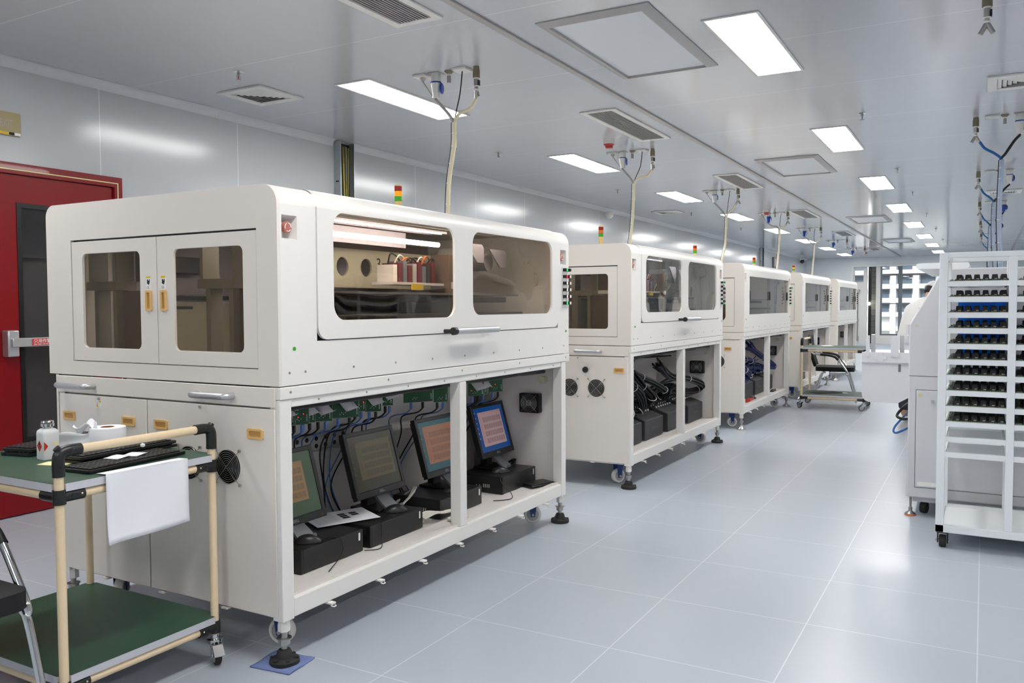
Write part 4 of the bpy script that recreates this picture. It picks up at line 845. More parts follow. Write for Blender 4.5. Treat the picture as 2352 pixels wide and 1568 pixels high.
MB().box(-.62, -.60, .05, 2.2, .23, .94).build('inner_partition', 'inner_grey', MACH[1], smooth=0)
MB().box(-.62, -.60, .05, 2.2, .23, .94).build('inner_partition', 'inner_grey', MACH[2], smooth=0)
g3 = 'blue cable bundles in the third machine'
bundle([(-2.40, 8.72, .85), (-2.38, 9.0, .70), (-2.32, 9.3, .58), (-2.29, 9.5, .48), (-2.36, 9.42, .46)], 14, .034, .008, 'cable_navy', 'dark blue cable bundle nearest the near post of the third machine', g3)
bundle([(-2.46, 9.05, .88), (-2.44, 9.3, .74), (-2.40, 9.6, .66), (-2.38, 9.9, .62), (-2.42, 9.95, .5)], 14, .036, .008, 'cable_navy', 'dark blue cable bundle hanging left of the upright in the third machine', g3)
bundle([(-2.42, 9.9, .80), (-2.38, 10.2, .70), (-2.30, 10.6, .55), (-2.28, 10.66, .50), (-2.36, 10.45, .52), (-2.42, 10.3, .5)], 14, .032, .008, 'cable_navy', 'dark blue cable bundle looping right of the upright in the third machine', g3)
bundle([(-2.5, 8.9, .5), (-2.42, 9.2, .52), (-2.45, 9.5, .50), (-2.42, 9.8, .54), (-2.46, 10.2, .52)], 22, .06, .007, 'cable_navy', 'tangled dark blue cables lying over the boxes of the third machine', g3, ())
mouse(-2.24, 9.42, SHELF, -.4, 'black mouse on the floor of third machine near the red box', None); mouse(-2.2, 10.30, SHELF, -.4, 'black mouse right of the upright in third machine', None)
o = MB().box(-2.22, -2.17, 9.02, 9.2, SHELF, SHELF+.04).build('red_box', 'red_plastic', bevel=.004); tag(o, 'small red box on the floor of the third machine', 'box')
for y0, y1, lab in ((11.9, 12.7, 'black equipment cabinet inside the fourth machine, left of its upright'), (15.0, 15.9, 'black equipment cabinet inside the farthest machine, left of its upright')):
    T = thing('equipment_cabinet', lab, 'cabinet', (-2.48, y0, SHELF), 0, 'equipment cabinets in the far machines')
    MB().box(-.3, 0, 0, y1-y0, .001, .60).build('case', 'black_satin', T, bevel=.004, smooth=0); MB().box(0, .004, .05, y1-y0-.05, .05, .5).build('front_panel', 'charcoal', T, smooth=0)
    MB().box(.004, .008, .1, .3, .36, .44).build('label_plate', 'nav_grey', T, smooth=0)
computer(12.0, 12.36, -2.2, 'black computer low in the fourth machine behind the trolley'); computer(15.1, 15.46, -2.2, 'black computer low in the farthest machine')
monitor(12.2, -2.30, .345, 'door_black', 'door_black', 'door_black', 'dark monitor in the fourth machine behind the trolley'); monitor(15.3, -2.30, .345, 'scr_dark', 'scr_olive', 'scr_olive_block', 'monitor with dim yellowish screen in the farthest machine')
# ================================================================== PIPE TROLLEYS
def trolley(name_label, loc, rz):
    T = thing('pipe_trolley', name_label, 'trolley', loc, rz, 'cream pipe trolleys with green tops'); r = .014
    L, hw = .72, .283
    PX = {(0, -1): (0, -hw), (0, 1): (0, hw), (-1, -1): (-L, -hw), (-1, 1): (-L, hw)}
    zt, zs, zb, zh = .714, .130, .092, .85
    for (a, s), (x, y) in PX.items():
        MB().cyl((x, y, zb), (x, y, zh-.02 if a == 0 else zt+.015), r, n=18).build('post', 'cream_pipe', T)
    MB().cyl((0, -hw+.01, zh), (0, hw-.01, zh), r, n=18).build('push_handle', 'cream_pipe', T)
    for s in (-1, 1):
        q = MB().tube(spline([(0, s*hw, zh-.075), (0, s*hw, zh-.03), (0, s*(hw-.006), zh-.008), (0, s*(hw-.03), zh), (0, s*(hw-.07), zh)], 5), .018, 16)
        q.tube([(0, s*(hw-.034), zh+.004), (.016, s*(hw-.04), zh-.002)], .009, 10).tube([(0, s*hw, zh-.045), (.017, s*(hw-.004), zh-.045)], .009, 10)
        q.cyl((0, s*(hw-.012), zh-.006), (-.004, s*(hw+.004), zh+.012), .011, n=12)
        q.build('elbow_joint', 'black_satin', T)
    for z in (zt, zs):
        for x0, y0, x1, y1 in ((0, -hw, 0, hw), (-L, -hw, -L, hw), (-L, -hw, 0, -hw), (-L, hw, 0, hw)):
            MB().cyl((x0, y0, z), (x1, y1, z), r, n=16).build('rail', 'cream_pipe', T)
        for (a, s), (x, y) in PX.items():
            q = MB().cyl((x, y, z-.022), (x, y, z+.022), .019, n=18)
            dx = -1 if a == 0 else 1
            q.cyl((x, y, z), (x+dx*.075, y, z), .018, n=16).cyl((x, y, z), (x, y-s*.075, z), .018, n=16)
            q.cyl((x+.012, y-s*.036, z), (x+.02, y-s*.036, z), .008, n=10)
            q.build('corner_joint', 'black_satin', T)
            MB().sphere((x+.0165, y-s*.062, z+.002), .0035, 8).build('lock_rivet', 'cream_pipe', T)
    c = .028
    for z, nm in ((zt+.0165, 'table_top'), (zs+.0165, 'lower_shelf')):
        out = []
        for (sx, sy) in ((-1, -1), (0, -1), (0, 1), (-1, 1)):
            x = -L-.016 if sx else .016; y = sy*(hw+.016); ix = 1 if sx else -1
            k = [(x, y-sy*c), (x+ix*c*.5, y-sy*c), (x+ix*c, y-sy*c*.55), (x+ix*c, y)]
            out += k if (sx, sy) in ((-1, -1), (0, 1)) else k[::-1]
        out = [(x, y) for x, y in out]
        q = MB(); q.mat(1).plate(out, [], 'Z', z, .024); q.mat(0).plate([(x*.999, y*.999) for x, y in out], [], 'Z', z+.0241, .001)
        q.build(nm, ['bench_green', 'board_edge'], T, smooth=0)
    for (a, s), (x, y) in PX.items():
        ang = {(0, 1): -.5, (0, -1): .4, (-1, 1): .3, (-1, -1): -.3}[(a, s)]
        M = Matrix.Translation((x, y, 0)) @ Matrix.Rotation(ang, 4, 'Z')
        q = MB().cyl((x, y, zb+.012), (x, y, .088), .016, n=16).lathe([(.03, .082), (.03, .088), (.02, .09)], (x, y, 0), n=24).lathe([(.026, .072), (.028, .081)], (x, y, 0), n=24)
        for t in (-1, 1):
            vs = [M @ V(p) for p in ((.0-.018, t*.016, .074), (.03, t*.016, .074), (.036, t*.016, .03), (.018, t*.016, .03))]; v2 = [p+M.to_3x3() @ V((0, t*.002, 0)) for p in vs]
            q.add(vs+v2, [(0, 1, 2, 3), (7, 6, 5, 4), (0, 4, 5, 1), (1, 5, 6, 2), (2, 6, 7, 3), (3, 7, 4, 0)])
        ca = q.build('caster', 'chrome', T); d = M.to_3x3() @ V((0, 1, 0)); w = M @ V((.026, 0, .0345))
        MB().lathe([(.026, -.012), (.033, -.009), (.034, 0), (.033, .009), (.026, .012)], w, d, 28).build('tyre', 'black_rubber', ca)
        MB().lathe([(.004, -.013), (.026, -.0125), (.026, .0125), (.004, .013)], w, d, 24).cyl(w-d*.02, w+d*.02, .005, n=8).build('hub', 'frame_alu', ca)
        if s == 1:
            MB().add([M @ V(p) for p in ((.036, -.018, .07), (.036, .018, .07), (.07, .018, .042), (.07, -.018, .042), (.036, -.018, .073), (.036, .018, .073), (.072, .018, .045), (.072, -.018, .045))], [(0, 1, 2, 3), (7, 6, 5, 4), (0, 4, 5, 1), (1, 5, 6, 2), (2, 6, 7, 3), (3, 7, 4, 0)]).build('brake_pedal', 'chrome', ca, smooth=0)
    return T
trolley('cream pipe trolley with green top in the left foreground, paper hanging from it', (-2.397, 1.768, 0), 0)
trolley('cream pipe trolley with green top standing farther down the aisle', (-1.957, 11.03, 0), PI)
TT = .7562       # trolley table surface
def keyboard(x, y, z, rz, label, l=.40, w=.135, h=.013):
    T = thing('keyboard', label, 'keyboard', (x, y, z), rz, 'black keyboards on the trolley')
    MB().plate(rr(-w/2, w/2, -l/2, l/2, .008), [], 'Z', .001, h-.004).build('body', 'black_plastic', T, bevel=.003)
    q = MB(); n, m_ = 19, 6
    for a in range(n):
        for b in range(m_):
            y0 = -l/2+.012+a*(l-.024)/n; x0 = -w/2+.009+b*(w-.018)/m_; q.box(x0, x0+(w-.018)/m_*.78, y0, y0+(l-.024)/n*.78, h-.004, h+.002)
    q.build('keys', 'black_satin', T, bevel=.0012, smooth=0)
keyboard(-2.525, 1.803, TT, .10, 'black keyboard with white slips at the front of the trolley')
keyboard(-2.69, 1.895, TT, .05, 'lower black keyboard of the stack beside the paper roll')
keyboard(-2.684, 1.888, TT+.0145, .07, 'upper black keyboard of the stack beside the paper roll')
keyboard(-3.02, 1.88, TT, .22, 'lower black keyboard stacked behind the white bottle')
keyboard(-3.028, 1.886, TT+.0145, .26, 'upper black keyboard stacked behind the white bottle')
T = thing('solvent_bottle', 'white square bottle with metal pump cap and red flame label', 'bottle', (-2.825, 1.715, TT), -.12)
sq = rr(-.028, .028, -.028, .028, .007, 4)
MB().ring([[V((u*s, v*s, z)) for u, v in sq] for z, s in ((0, .96), (.004, 1), (.088, 1), (.098, .94), (.104, .72), (.106, .6))]).build('body', 'bottle_white', T, smooth=50)
MB().lathe([(.0155, .105), (.0155, .111), (.021, .113), (.022, .122), (.02, .124), (.021, .128), (.019, .132), (.012, .133), (.001, .1332)], n=28).build('pump_cap', 'chrome', T)
MB().add([V((-.0, -.0284, .026)), V((.018, -.0284, .047)), V((.0, -.0284, .068)), V((-.018, -.0284, .047))], [(0, 1, 2, 3)]).add([V((.0284, -.026, .03)), V((.0284, -.012, .047)), V((.0284, -.026, .064))], [(0, 1, 2)]).build('flame_label', 'flame_red', T, smooth=0)
MB().add([V((-.019, -.0282, .026)), V((.023, -.0282, .026)), V((.023, -.0282, .07)), V((-.019, -.0282, .07))], [(0, 1, 2, 3)]).build('label_backing', 'bottle_white', T, smooth=0)
MB().sphere((0, -.0286, .055), .0045, 10, sy=.1, sz=1.3).box(-.006, .006, -.0288, -.0285, .044, .0455).box(-.004, .004, -.0288, -.0285, .039, .0402).build('flame_mark', 'ink', T, smooth=0)
MB().box(.0284, .0288, .004, .022, .05, .06).build('small_label', 'paper_yellow', T, smooth=0)
T = thing('tissue_roll', 'white tissue roll with cardboard core and a torn loose end', 'paper roll', (-2.77, 1.925, TT+.0155+.0165))
T.location = (-2.80, 1.925, TT)
MB().lathe([(.024, .0008), (.062, .0008), (.063, .004), (.063, .082), (.061, .0855), (.024, .0855), (.024, .0008)], n=40, caps=False).build('roll', 'paper', T); MB().lathe([(.0235, .002), (.0235, .086), (.021, .086), (.021, .002)], n=24, caps=False).build('core', 'cardboard', T)
g = []
for a in range(12):
    row = []
    for b in range(8):
        u, v = a/11, b/7; row.append(V((.02-.10*u+.01*math.sin(v*5+u*3), -.05-.075*u+.0+.02*math.sin(u*4), .002+(.09+.018*math.sin(u*6+v*2)+.0*v)*v*(1-.35*u)+.004)))
    g.append(row)
MB().sheet(g).build('loose_tissue', 'paper', T, solid=.0012)
g = [[V((-.03-.06*u+.02*v, -.02-.04*u-.03*v, .09+.016*math.sin(6*u)+.012*math.sin(5*v+u*4))) for v in [b/7 for b in range(8)]] for u in [a/9 for a in range(10)]]
MB().sheet(g).build('crumpled_tissue', 'paper', T, solid=.0012)
o = MB().plate([(-.045, -.035), (.05, -.04), (.055, .03), (.0, .045), (-.05, .02)], [], 'Z', 0, .0012).build('yellow_card', 'paper_yellow', smooth=0, loc=(-2.71, 1.672, TT), rot=(0, 0, .3)); tag(o, 'pale yellow card lying beside the white bottle', 'card')
for k, (x, y, a) in enumerate(((-2.55, 1.785, .2), (-2.545, 1.848, .3))):
    o = MB().sheet([[V((x_, y_, .0015*math.sin(y_*60))) for y_ in (-.03, -.01, .01, .03)] for x_ in (-.03, 0, .03)]).build('paper_slip', 'paper', solid=.0006, loc=(x, y, TT+.018), rot=(0, 0, a)); tag(o, ['curled white paper slip on the front keyboard, nearer the handle elbow', 'printed white paper slip on the front keyboard, farther one'][k], 'paper')
o = MB().sphere((0, 0, .006), .008, 7, sx=1.4).build('paper_scrap', 'paper', loc=(-2.59, 1.915, TT+.029), smooth=0); tag(o, 'tiny crumpled white paper scrap between the black keyboards', 'paper scrap')
g = []
for a in range(14):
    z = TT+.0045-.215*a/13; row = []
    for b in range(16):
        v = b/15; y = 1.622+.306*v-.005*a/13*(1-v); x = -2.374+.003*math.sin(v*7+a*.3)+.012*(a/13)**2*math.sin(v*2.2)+(.02*(1-v)**4*(a/13)**3); zz = z-.018*(a/13)*(1-v)*.35; row.append(V((x, y, zz)))
    g.append(row)
top = [[V((-2.42+.045*k/3, g[0][b].y, TT+.0025+.002*k/3)) for b in range(16)] for k in range(4)]
o = MB().sheet(top+g).build('paper_sheet', 'paper', solid=.0006); tag(o, 'blank white paper sheet hanging over the trolley edge', 'paper')
# things on the farther trolley
o = MB().plate(rect(-.06, .06, -.09, .09), [], 'Z', 0, .004).build('paper_stack', 'paper', loc=(-1.72, 11.12, TT), rot=(0, 0, .4), smooth=0); tag(o, 'few white papers on top of the farther trolley', 'paper')
o = MB().plate(rect(-.10, .10, -.17, .17), [], 'Z', 0, .006).build('rubber_mat', 'black_rubber', loc=(-1.72, 11.05, .1718), rot=(0, 0, -.9), smooth=0); tag(o, 'black rubber mat on the lower shelf of the farther trolley', 'mat')
o = MB().plate(rect(-.03, .03, -.04, .04), [], 'Z', 0, .001).build('paper_slip', 'paper', loc=(-1.50, 11.12, .1718), rot=(0, 0, .5), smooth=0); tag(o, 'white paper slip on the lower shelf of the farther trolley', 'paper')
# ================================================================== CHAIRS (visitor chairs with arm rests)
def chair(loc, rz, label):
    T = thing('visitor_chair', label, 'chair', loc, rz, 'black visitor chairs with chrome arms'); w = .25    # faces local +x, seat centre at origin
    q = MB(); n = 10
    pr = []
    for k in range(9):
        t = k/8; x = -.22+.46*t; pr.append((x, .425+.028*(1-(2*t-1)**2)**.5*.6+(.0 if t < .9 else -.012)))
    q.plate(rr(-.23, .245, -.225, .225, .05), [], 'Z', .41, .055); q.build('seat', 'seat_black', T, bevel=.018, seg=4)
    g = []
    for a in range(9):
        t = a/8; z = .47+.40*t; row = []
        for b in range(9):
            v = -1+b/4; row.append(V((-.25-.07*t-.02*math.sin(PI*t)+.02*v*v, v*(.215-.03*(2*t-1)**4), z)))
        g.append(row)
    MB().sheet(g).build('backrest', 'seat_black', T, solid=.035)
    for s in (-1, 1):
        y = s*w
        MB().tube(spline([(-.29, y, .80), (-.272, y, .68), (-.25, y, .64), (-.2, y, .632), (-.06, y, .62), (.01, y, .60), (.06, y, .55), (.125, y, .46), (.165, y, .40), (.17, y, .365), (.145, y*.98, .385)], 6), .0125, 12).build('arm_frame', 'chrome', T)
        MB().tube(spline([(-.17, y, .632), (-.07, y, .622), (.005, y, .602), (.05, y, .562)], 6), .0165, 12).build('arm_pad', 'black_plastic', T)
        MB().tube(spline([(-.05, y*.98, .395), (.10, y*.98, .398), (.16, y*.98, .385), (.205, y, .25), (.27, y, .014)], 5), .0125, 12).build('front_leg', 'chrome', T)
        MB().tube(spline([(-.10, y*.98, .40), (-.15, y*.98, .38), (-.22, y, .2), (-.29, y, .014)], 5), .0125, 12).build('rear_leg', 'chrome', T)
    for s in (-1, 1):
        MB().cyl((.13*s, -w*.95, .398), (.13*s, w*.95, .398), .011, n=10).build('cross_bar', 'chrome', T)
    return T
chair((-2.635, 1.17, 0), .0, 'black chair with chrome frame cut by the left edge beside the trolley')
chair((-1.705, 11.68, 0), .1, 'black chair with chrome arms standing behind the farther trolley')
# ================================================================== WIPER CLOTH
g = [[V((u, v, .0035+.0025*math.sin(u*60)*math.sin(v*45))) for v in [-.075+.15*b/10 for b in range(11)]] for u in [-.085+.17*a/10 for a in range(11)]]
o = MB().sheet(g).build('wiper_cloth', 'cloth_blue', solid=.004, loc=(-2.175, 2.16, 0), rot=(0, 0, .12)); tag(o, 'folded speckled blue wiper cloth under the nearest black foot', 'cloth')
# ================================================================== WHITE RACK WITH BOARDS
RK = thing('tray_rack', 'white steel rack on black casters full of circuit boards, right edge', 'rack', (-.206, 4.883, 0)); RW, RD = .672, .56
XS = [0, .312, .632]     # left post, middle post, right post (40 / 36 mm wide)
for x in XS:
    for y in (0, RD-.04):
        MB().box(x, x+.04 if x != .312 else x+.036, y, y+.04, .1225 if x == .312 else .083, 1.545 if x != .312 else 1.5178).build('post', 'rack_white', RK, bevel=.002)
q = MB()
for y in (0, RD-.03): q.box(.04, .632, y, y+.03, 1.518, 1.545)
for x in (0, .632): q.box(x, x+.03, .04, RD-.04, 1.518, 1.545)
q.build('top_frame', 'rack_white', RK, bevel=.002, smooth=0)
LV = [1.397-.081*k for k in range(10)]
for k, z in enumerate(LV+[.588, .507]):
    q = MB(); h = .027
    for y in (.004, RD-.03): q.box(.04, .312, y, y+.026, z-h, z).box(.348, .632, y, y+.026, z-h, z)
    if 1:
        for x in (.03, .30, .348, .62): q.box(x, x+.012, .03, RD-.03, z-h, z-.004)
    q.build('tier_rail', 'rack_white', RK, smooth=0)
q = MB().box(.01, .662, .01, RD-.01, .098, .108); q.box(0, .672, .0, .03, .083, .122); q.box(0, .672, RD-.03, RD, .083, .122).box(0, .03, 0, RD, .083, .122).box(.642, .672, 0, RD, .083, .122)
q.build('bottom_tray', 'rack_white', RK, bevel=.002, smooth=0)
for x in (.035, .637):
    for y in (.03, RD-.03):
        q = MB().box(x-.028, x+.028, y-.028, y+.028, .076, .083).box(x-.026, x-.02, y-.02, y+.024, .022, .078).box(x+.02, x+.026, y-.02, y+.024, .022, .078)
        c = q.build('caster', 'black_satin', RK, bevel=.003, smooth=0)
        MB().lathe([(.026, -.017), (.031, -.014), (.032, 0), (.031, .014), (.026, .017)], (x, y, .033), (1, 0, 0), 26).build('wheel', 'black_rubber', c); MB().cyl((x-.034, y, .033), (x+.034, y, .033), .006, n=10).build('axle_bolt', 'chrome', c)
mat('module_black', (22, 22, 24), .45); mat('gold', (196, 168, 96), .4, .5)
proto = None
for k, z in enumerate(LV):
    for b, x0 in enumerate((.0405, .351)):
        lab = 'green circuit board with black sockets in the rack, %s, %s tier from the top' % (['left bay', 'right bay'][b], ['topmost', 'second', 'third', 'fourth', 'fifth', 'sixth', 'seventh', 'eighth', 'ninth', 'tenth'][k])
        loc = (-.206+x0, 4.883+.012, z)
        if proto: dup(proto, loc, 0, lab); continue
        T = proto = thing('circuit_board', lab, 'circuit board', loc, 0, 'boards stored in the white rack')
        MB().box(0, .272, 0, .50, .0005, .0026).build('board', 'pcb_pale', T, smooth=0)
        MB().box(.006, .028, .03, .48, .0026, .006).build('grey_strip', 'nav_grey', T, smooth=0)
        q = MB()
        for j in range(9): q.box(.010+.006*(j % 3), .013+.006*(j % 3), .035+j*.05, .042+j*.05, .006, .010+.004*(j % 2))
        q.build('small_parts', 'inner_brown', T, smooth=0)
        mods = None
        for r_ in range(3):
            for c_ in range(6):
                xx, yy = .032+c_*.0400, .006+r_*.16
                if mods is None:
                    m = MB().box(-.001, .0385, 0, .157, .0026, .010).ring([[V((.004, .02, .010)), V((.033, .02, .010)), V((.033, .14, .010)), V((.004, .14, .010))], [V((.006, .032, .034)), V((.030, .032, .034)), V((.030, .13, .034)), V((.006, .13, .034))]]).build('socket_module', 'module_black', T, smooth=0); mods = m; m.location = (xx, yy, 0)
                    w = MB().box(.016, .028, .004, .014, .009, .012).build('white_tag', 'label_white', m, smooth=0); gq = MB()
                    for j in range(4): gq.box(.006+j*.006, .008+j*.006, -.0006, .001, .004, .0065)
                    gq.build('contacts', 'gold', m, smooth=0)
                else:
                    m2 = mods.copy(); COL.objects.link(m2); m2.parent = T; m2.location = (xx, yy, 0)
                    for g in mods.children: g2_ = g.copy(); COL.objects.link(g2_); g2_.parent = m2
# ================================================================== MACHINES OF THE RIGHT ROW
def right_machine(y0, label, first):
    T = thing('placing_machine', label, 'machine', (-.39, y0, 0), 0, 'white machines of the right row'); l, w = 2.1, 1.45
    pr = [(0, .117), (0, 1.158), (.165, 1.466), (.165, 1.488), (w, 1.488), (w, .117)]
    q = MB().ring([[V((a, y, b)) for a, b in pr] for y in (0, l)]); q.build('body', 'placer_grey', T, bevel=.008, smooth=0)
    MB().box(.03, w-.03, .05, l-.05, .083, .117).build('plinth', 'placer_grey', T, smooth=0)
    MB().plate(rr(.03, .31, 1.489, 1.523, .012), [], 'Y', .03, 1.6).build('top_beacon_arm', 'rack_white', T)
    q = MB().box(.003, w-.003, -.0008, .002, .849, .8515); q.plate(rect(.041, w-.05, .178, .768), [rect(.0435, w-.0525, .1805, .7655)], 'Y', -.0008, .002); q.build('panel_gaps', 'vent_dark', T, smooth=0)
    d = MB().box(.046, w-.055, -.003, .001, .183, .763).build('lower_door', 'placer_grey', T, bevel=.002)
    MB().plate(rr(.055, .16, .19, .215, .008), [], 'Y', -.004, .002).build('door_sticker', 'label_white', d)
    MB().box(.125, .14, -.012, -.003, .69, .71).build('door_latch', 'chrome', d)
    MB().plate(rr(.257, .52, .95, 1.29, .004), [], 'Y', -.003, .004).build('blue_window', 'blue_window', T, smooth=0)
    f = MB().cyl((.02, .03, .03), (.02, .03, .118), .007, n=12).cyl((.02, .03, .035), (.02, .03, .05), .012, n=6).build('levelling_foot', 'steel', T)
    MB().lathe([(.03, .007), (.031, .012), (.012, .026), (.01, .034)], (.02, .03, 0), n=28).build('foot_pad', 'steel', f); MB().lathe([(.031, .0005), (.033, .003), (.031, .007)], (.02, .03, 0), n=28).build('rubber_ring', 'orange', f)
    MB().lathe([(.02, -.018), (.034, -.016), (.036, 0), (.034, .016), (.02, .018)], (.09, .12, .037), (.9, -.3, 0), 26).cyl((.07, .127, .037), (.115, .113, .037), .006, n=8).build('caster', 'black_rubber', T)
    MB().cyl((.02, l-.05, .001), (.02, l-.05, .118), .02, n=12).cyl((w-.1, .05, .001), (w-.1, .05, .118), .02, n=12).cyl((w-.1, l-.05, .001), (w-.1, l-.05, .118), .02, n=12).build('rear_feet', 'steel', T)
    q = MB().plate([(x, z) for x, z in ((.04+.007*math.cos(t*PI/6), 1.15+.009*math.sin(t*PI/6)) for t in range(12))], [], 'Y', -.0008, .001)
    q.plate([(.066+.012*math.cos(t*PI/6)*(1+.3*math.sin(t*2)), .735+.011*math.sin(t*PI/6)) for t in range(12)], [], 'Y', -.0042, .001).build('stain', 'stain', T, smooth=0)
    # keyboard lip on the slanted front
    MB().box(-.01, .012, .0, .12, 1.24, 1.262, Matrix.Translation((.055, .06, 0))).build('monitor_hinge', 'steel', T, bevel=.004)
    # conveyor stub
    cy = .42
    MB().plate([(-.31, .69), (-.31, .905), (0, .905), (0, .69), (-.09, .635), (-.265, .635), (-.29, .645), (-.305, .665)], [], 'Y', cy, .01).build('conveyor_apron', 'placer_grey', T, smooth=0)
    MB().box(-.31, 0, cy-.012, cy, .897, .965).box(-.31, 0, cy+.36, cy+.372, .897, .965).box(-.30, 0, cy+.0005, cy+.3595, .953, .964).build('conveyor_rail', 'placer_grey', T, smooth=0)
    for a, b, h in ((-.285, -.262, 1.075), (-.135, -.088, 1.072)):
        MB().box(a, b, cy-.016, cy-.012, .935, h).build('guide_post', 'placer_grey', T, smooth=0); MB().box(b+.002, b+.028, cy+.03, cy+.06, .95, h+.006).build('guide_channel', 'brushed', T, bevel=.003, smooth=0)
    MB().plate([(-.215, .905), (-.18, .905), (-.18, .92), (-.16, .92), (-.16, .942), (-.18, .942), (-.18, .962), (-.215, .962), (-.215, .942), (-.235, .942), (-.235, .92), (-.215, .92)], [], 'Y', cy-.0155, .0033).build('cross_plate', 'placer_grey', T, bevel=.0015, smooth=0)
    MB().box(-.09, -.075, cy-.003, cy, .84, .888).build('serial_tag', 'nav_grey', T, smooth=0)
    if first:
        MB().tube(spline([(.02, .9, .66), (-.06, .6, .60), (-.10, .5, .545), (-.05, .42, .535), (.02, .5, .54)], 6), .009, 8).build('black_hose', 'cable_black', T); MB().tube(spline([(.02, .9, .62), (-.06, .5, .54), (-.11, .42, .47), (-.09, .4, .445), (.02, .5, .50)], 6), .007, 8).build('blue_hose', 'hose_blue', T)
        MB().cyl((0, .9, .66), (.03, .9, .66), .02, n=14).build('hose_fitting', 'red_plastic', T)
    S_ = MB().cyl((.2, 1.95, 1.488), (.2, 1.95, 1.61), .008, n=10).lathe([(.01, 1.61), (.018, 1.625), (.02, 1.64)], (.2, 1.95, 0), n=16).build('signal_light', 'black_plastic', T)
    MB().cyl((.2, 1.95, 1.64), (.2, 1.95, 1.668), .023, n=18).build('signal_lens', 'green_lit', S_); MB().cyl((.2, 1.95, 1.669), (.2, 1.95, 1.685), .022, n=18).build('signal_lens', 'lens_amber', S_)
    return T
right_machine(5.53, 'white machine with slanted front directly behind the rack', True)
right_machine(8.68, 'white machine behind the first one, where the person leans', False)
# ================================================================== PERSON
def skin_obj(name, pts, edges, m, parent, root=0, sub=2):
    me = bpy.data.meshes.new(name); bm = bmesh.new(); ly = bm.verts.layers.skin.verify(); vs = []
    for k, (p, r) in enumerate(pts):
        v = bm.verts.new(p); r = r if isinstance(r, tuple) else (r, r); v[ly].radius = r; v[ly].use_root = (k == root); vs.append(v)
    for a, b in edges: bm.edges.new((vs[a], vs[b]))
    bm.to_mesh(me); bm.free(); me.materials.append(MATS[m]); o = bpy.data.objects.new(name, me); COL.objects.link(o); o.parent = parent
    s = o.modifiers.new('skin', 'SKIN'); s.use_smooth_shade = True; u = o.modifiers.new('sub', 'SUBSURF'); u.levels = sub; u.render_levels = sub
    return o
PX0, PY0 = -.66, 9.9
PS = thing('person', 'person in white coat and cap bending over the machine behind the rack', 'person', (PX0, PY0, 0), .8); PS.scale = (.955, .955, .955)
P_ = [((0, 0, .92), .10), ((.03, 0, 1.06), .09), ((.08, 0, 1.20), .09), ((.13, 0, 1.29), .075), ((.19, 0, 1.365), .05), ((.225, 0, 1.41), .052), ((.25, 0, 1.46), (.082, .072)), ((.275, 0, 1.51), (.076, .068)),
      ((.11, .13, 1.27), .05), ((.25, .225, 1.09), .042), ((.45, .17, 1.02), .036), ((.52, .15, 1.01), .03),
      ((.11, -.13, 1.27), .05), ((.20, -.16, 1.09), .042), ((.28, -.12, .99), .036), ((.31, -.10, .97), .03),
      ((0, .09, .84), .09), ((.03, .10, .48), .062), ((-.02, .10, .09), .042), ((.12, .11, .035), .035),
      ((0, -.09, .84), .09), ((.03, -.10, .48), .062), ((-.02, -.10, .09), .042), ((.12, -.11, .035), .035)]
Ed = [(0, 1), (1, 2), (2, 3), (3, 4), (4, 5), (5, 6), (6, 7), (3, 8), (8, 9), (9, 10), (10, 11), (3, 12), (12, 13), (13, 14), (14, 15), (0, 16), (16, 17), (17, 18), (18, 19), (0, 20), (20, 21), (21, 22), (22, 23)]
for s, h in ((1, 11), (-1, 15)):
    hx, hy, hz = P_[h][0]
    for f, (dy, ln) in enumerate(((.024, .055), (.008, .065), (-.008, .062), (-.022, .048))):
        b = len(P_); P_ += [((hx+.035, hy+dy, hz), .010), ((hx+.035+ln*.6, hy+dy*1.2, hz-.008), .009), ((hx+.035+ln, hy+dy*1.25, hz-.026), .008)]; Ed += [(h, b), (b, b+1), (b+1, b+2)]
    b = len(P_); P_ += [((hx+.01, hy-s*.035, hz-.006), .011), ((hx+.045, hy-s*.052, hz-.016), .009)]; Ed += [(h, b), (b, b+1)]
skin_obj('body', P_, Ed, 'skin', PS)
Mh = Matrix.Translation((.27, 0, 1.475)) @ Matrix.Rotation(.75, 4, 'Y')
q = MB().sphere((.082, 0, -.01), .016, 8, sx=1.1, sy=.7, sz=1.4)
for s in (-1, 1): q.sphere((.0, s*.078, -.005), .02, 8, sx=.7, sy=.4, sz=1.4)
q.v = [tuple(Mh @ V(p)) for p in q.v]; q.build('face_features', 'skin', PS)
q = MB().sphere((-.012, 0, .0), .092, 18, sx=1.0, sy=.88, sz=1.0); q.v = [tuple(Mh @ V((x if x < .045 else .045, y, max(z, -.055)))) for x, y, z in q.v]; q.build('hair', 'hair', PS)
q = MB().sphere((-.005, 0, .045), .105, 20, sx=1.02, sy=.92, sz=.72); q.v = [tuple(Mh @ V((x, y, max(z, .012)))) for x, y, z in q.v]; q.lathe([(.108, -.004), (.11, .0), (.104, .03), (.098, .03)], Mh @ V((-.005, 0, .01)), Mh.to_3x3() @ V((0, 0, 1)), 24); q.build('cap', 'coat_white', PS)
q = MB(); rings = []
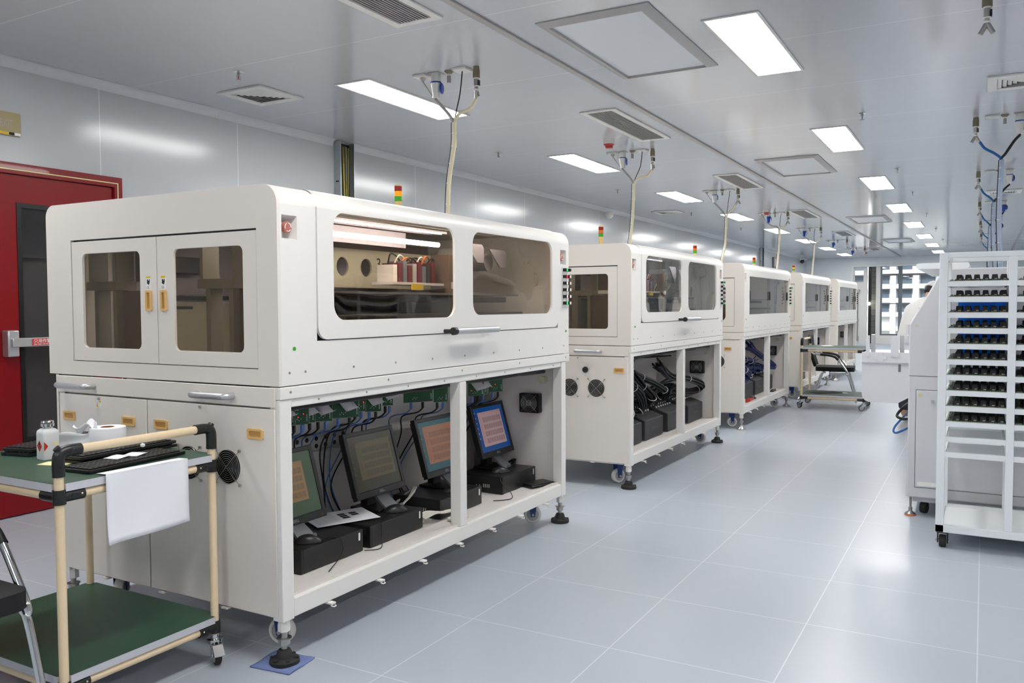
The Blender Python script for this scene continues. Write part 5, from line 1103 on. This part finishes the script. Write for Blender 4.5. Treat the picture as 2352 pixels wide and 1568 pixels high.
for z, x, rx, ry, t in ((.55, -.02, .20, .215, 0), (.72, -.015, .185, .20, 0), (.92, .0, .165, .18, .05), (1.06, .03, .155, .175, .2), (1.18, .07, .15, .19, .35), (1.27, .11, .13, .20, .45), (1.325, .14, .10, .165, .5), (1.365, .165, .068, .075, .5)):
    M = Matrix.Translation((x, 0, z)) @ Matrix.Rotation(t, 4, 'Y')
    rings.append([M @ V((rx*math.cos(j*PI/12)*(1+.03*math.sin(j*3)), ry*math.sin(j*PI/12), 0)) for j in range(24)])
q.ring(rings, caps=False)
for s in (-1, 1):
    q.tube(spline([(.11, .13, 1.27), (.15, .20, 1.21), (.24, .235, 1.10), (.34, .21, 1.05), (.45, .172, 1.022)] if s > 0 else [(.11, -.13, 1.27), (.14, -.16, 1.2), (.20, -.165, 1.10), (.24, -.14, 1.04), (.28, -.12, .995)], 5), [.088]*3+[.082-.0021*k for k in range(18)], 14)
q.build('lab_coat', 'coat_white', PS, smooth=80)
MB().lathe([(.078, 0), (.082, .004), (.068, .045), (.064, .043)], (.17, 0, 1.345), (.55, 0, .83), 22).build('collar', 'coat_white', PS)
for s in (-1, 1):
    skin_obj('trouser_leg', [((0, s*.09, .80), .105), ((.03, s*.10, .48), .08), ((-.02, s*.10, .12), .07)], [(0, 1), (1, 2)], 'trouser', PS)
    MB().sphere((.04, s*.105, .04), .05, 14, sx=2.3, sy=1, sz=.78).build('shoe', 'fixture_white', PS)
# ================================================================== WORLD AND LIGHT
w = bpy.data.worlds.new('world'); SC.world = w; w.use_nodes = True; nt = w.node_tree
sk = nt.nodes.new('ShaderNodeTexSky'); sk.sky_type = 'HOSEK_WILKIE' if 0 else 'NISHITA'; sk.sun_disc = False; sk.sun_elevation = math.radians(48); sk.sun_rotation = math.radians(200); sk.dust_density = 4; sk.air_density = 1
bg = nt.nodes['Background']; nt.links.new(sk.outputs[0], bg.inputs[0]); bg.inputs[1].default_value = .28
sl = bpy.data.lights.new('daylight_sun', 'SUN'); sl.energy = 3.2; sl.angle = .02; so = bpy.data.objects.new('daylight_sun', sl); COL.objects.link(so)
d = V((.25, 1, -.95)); so.rotation_euler = d.to_track_quat('-Z', 'Y').to_euler()
SC.view_settings.view_transform = 'Standard'; SC.view_settings.look = 'None'; SC.view_settings.exposure = 0.0; SC.view_settings.gamma = 1; SC.view_settings.use_curve_mapping = False
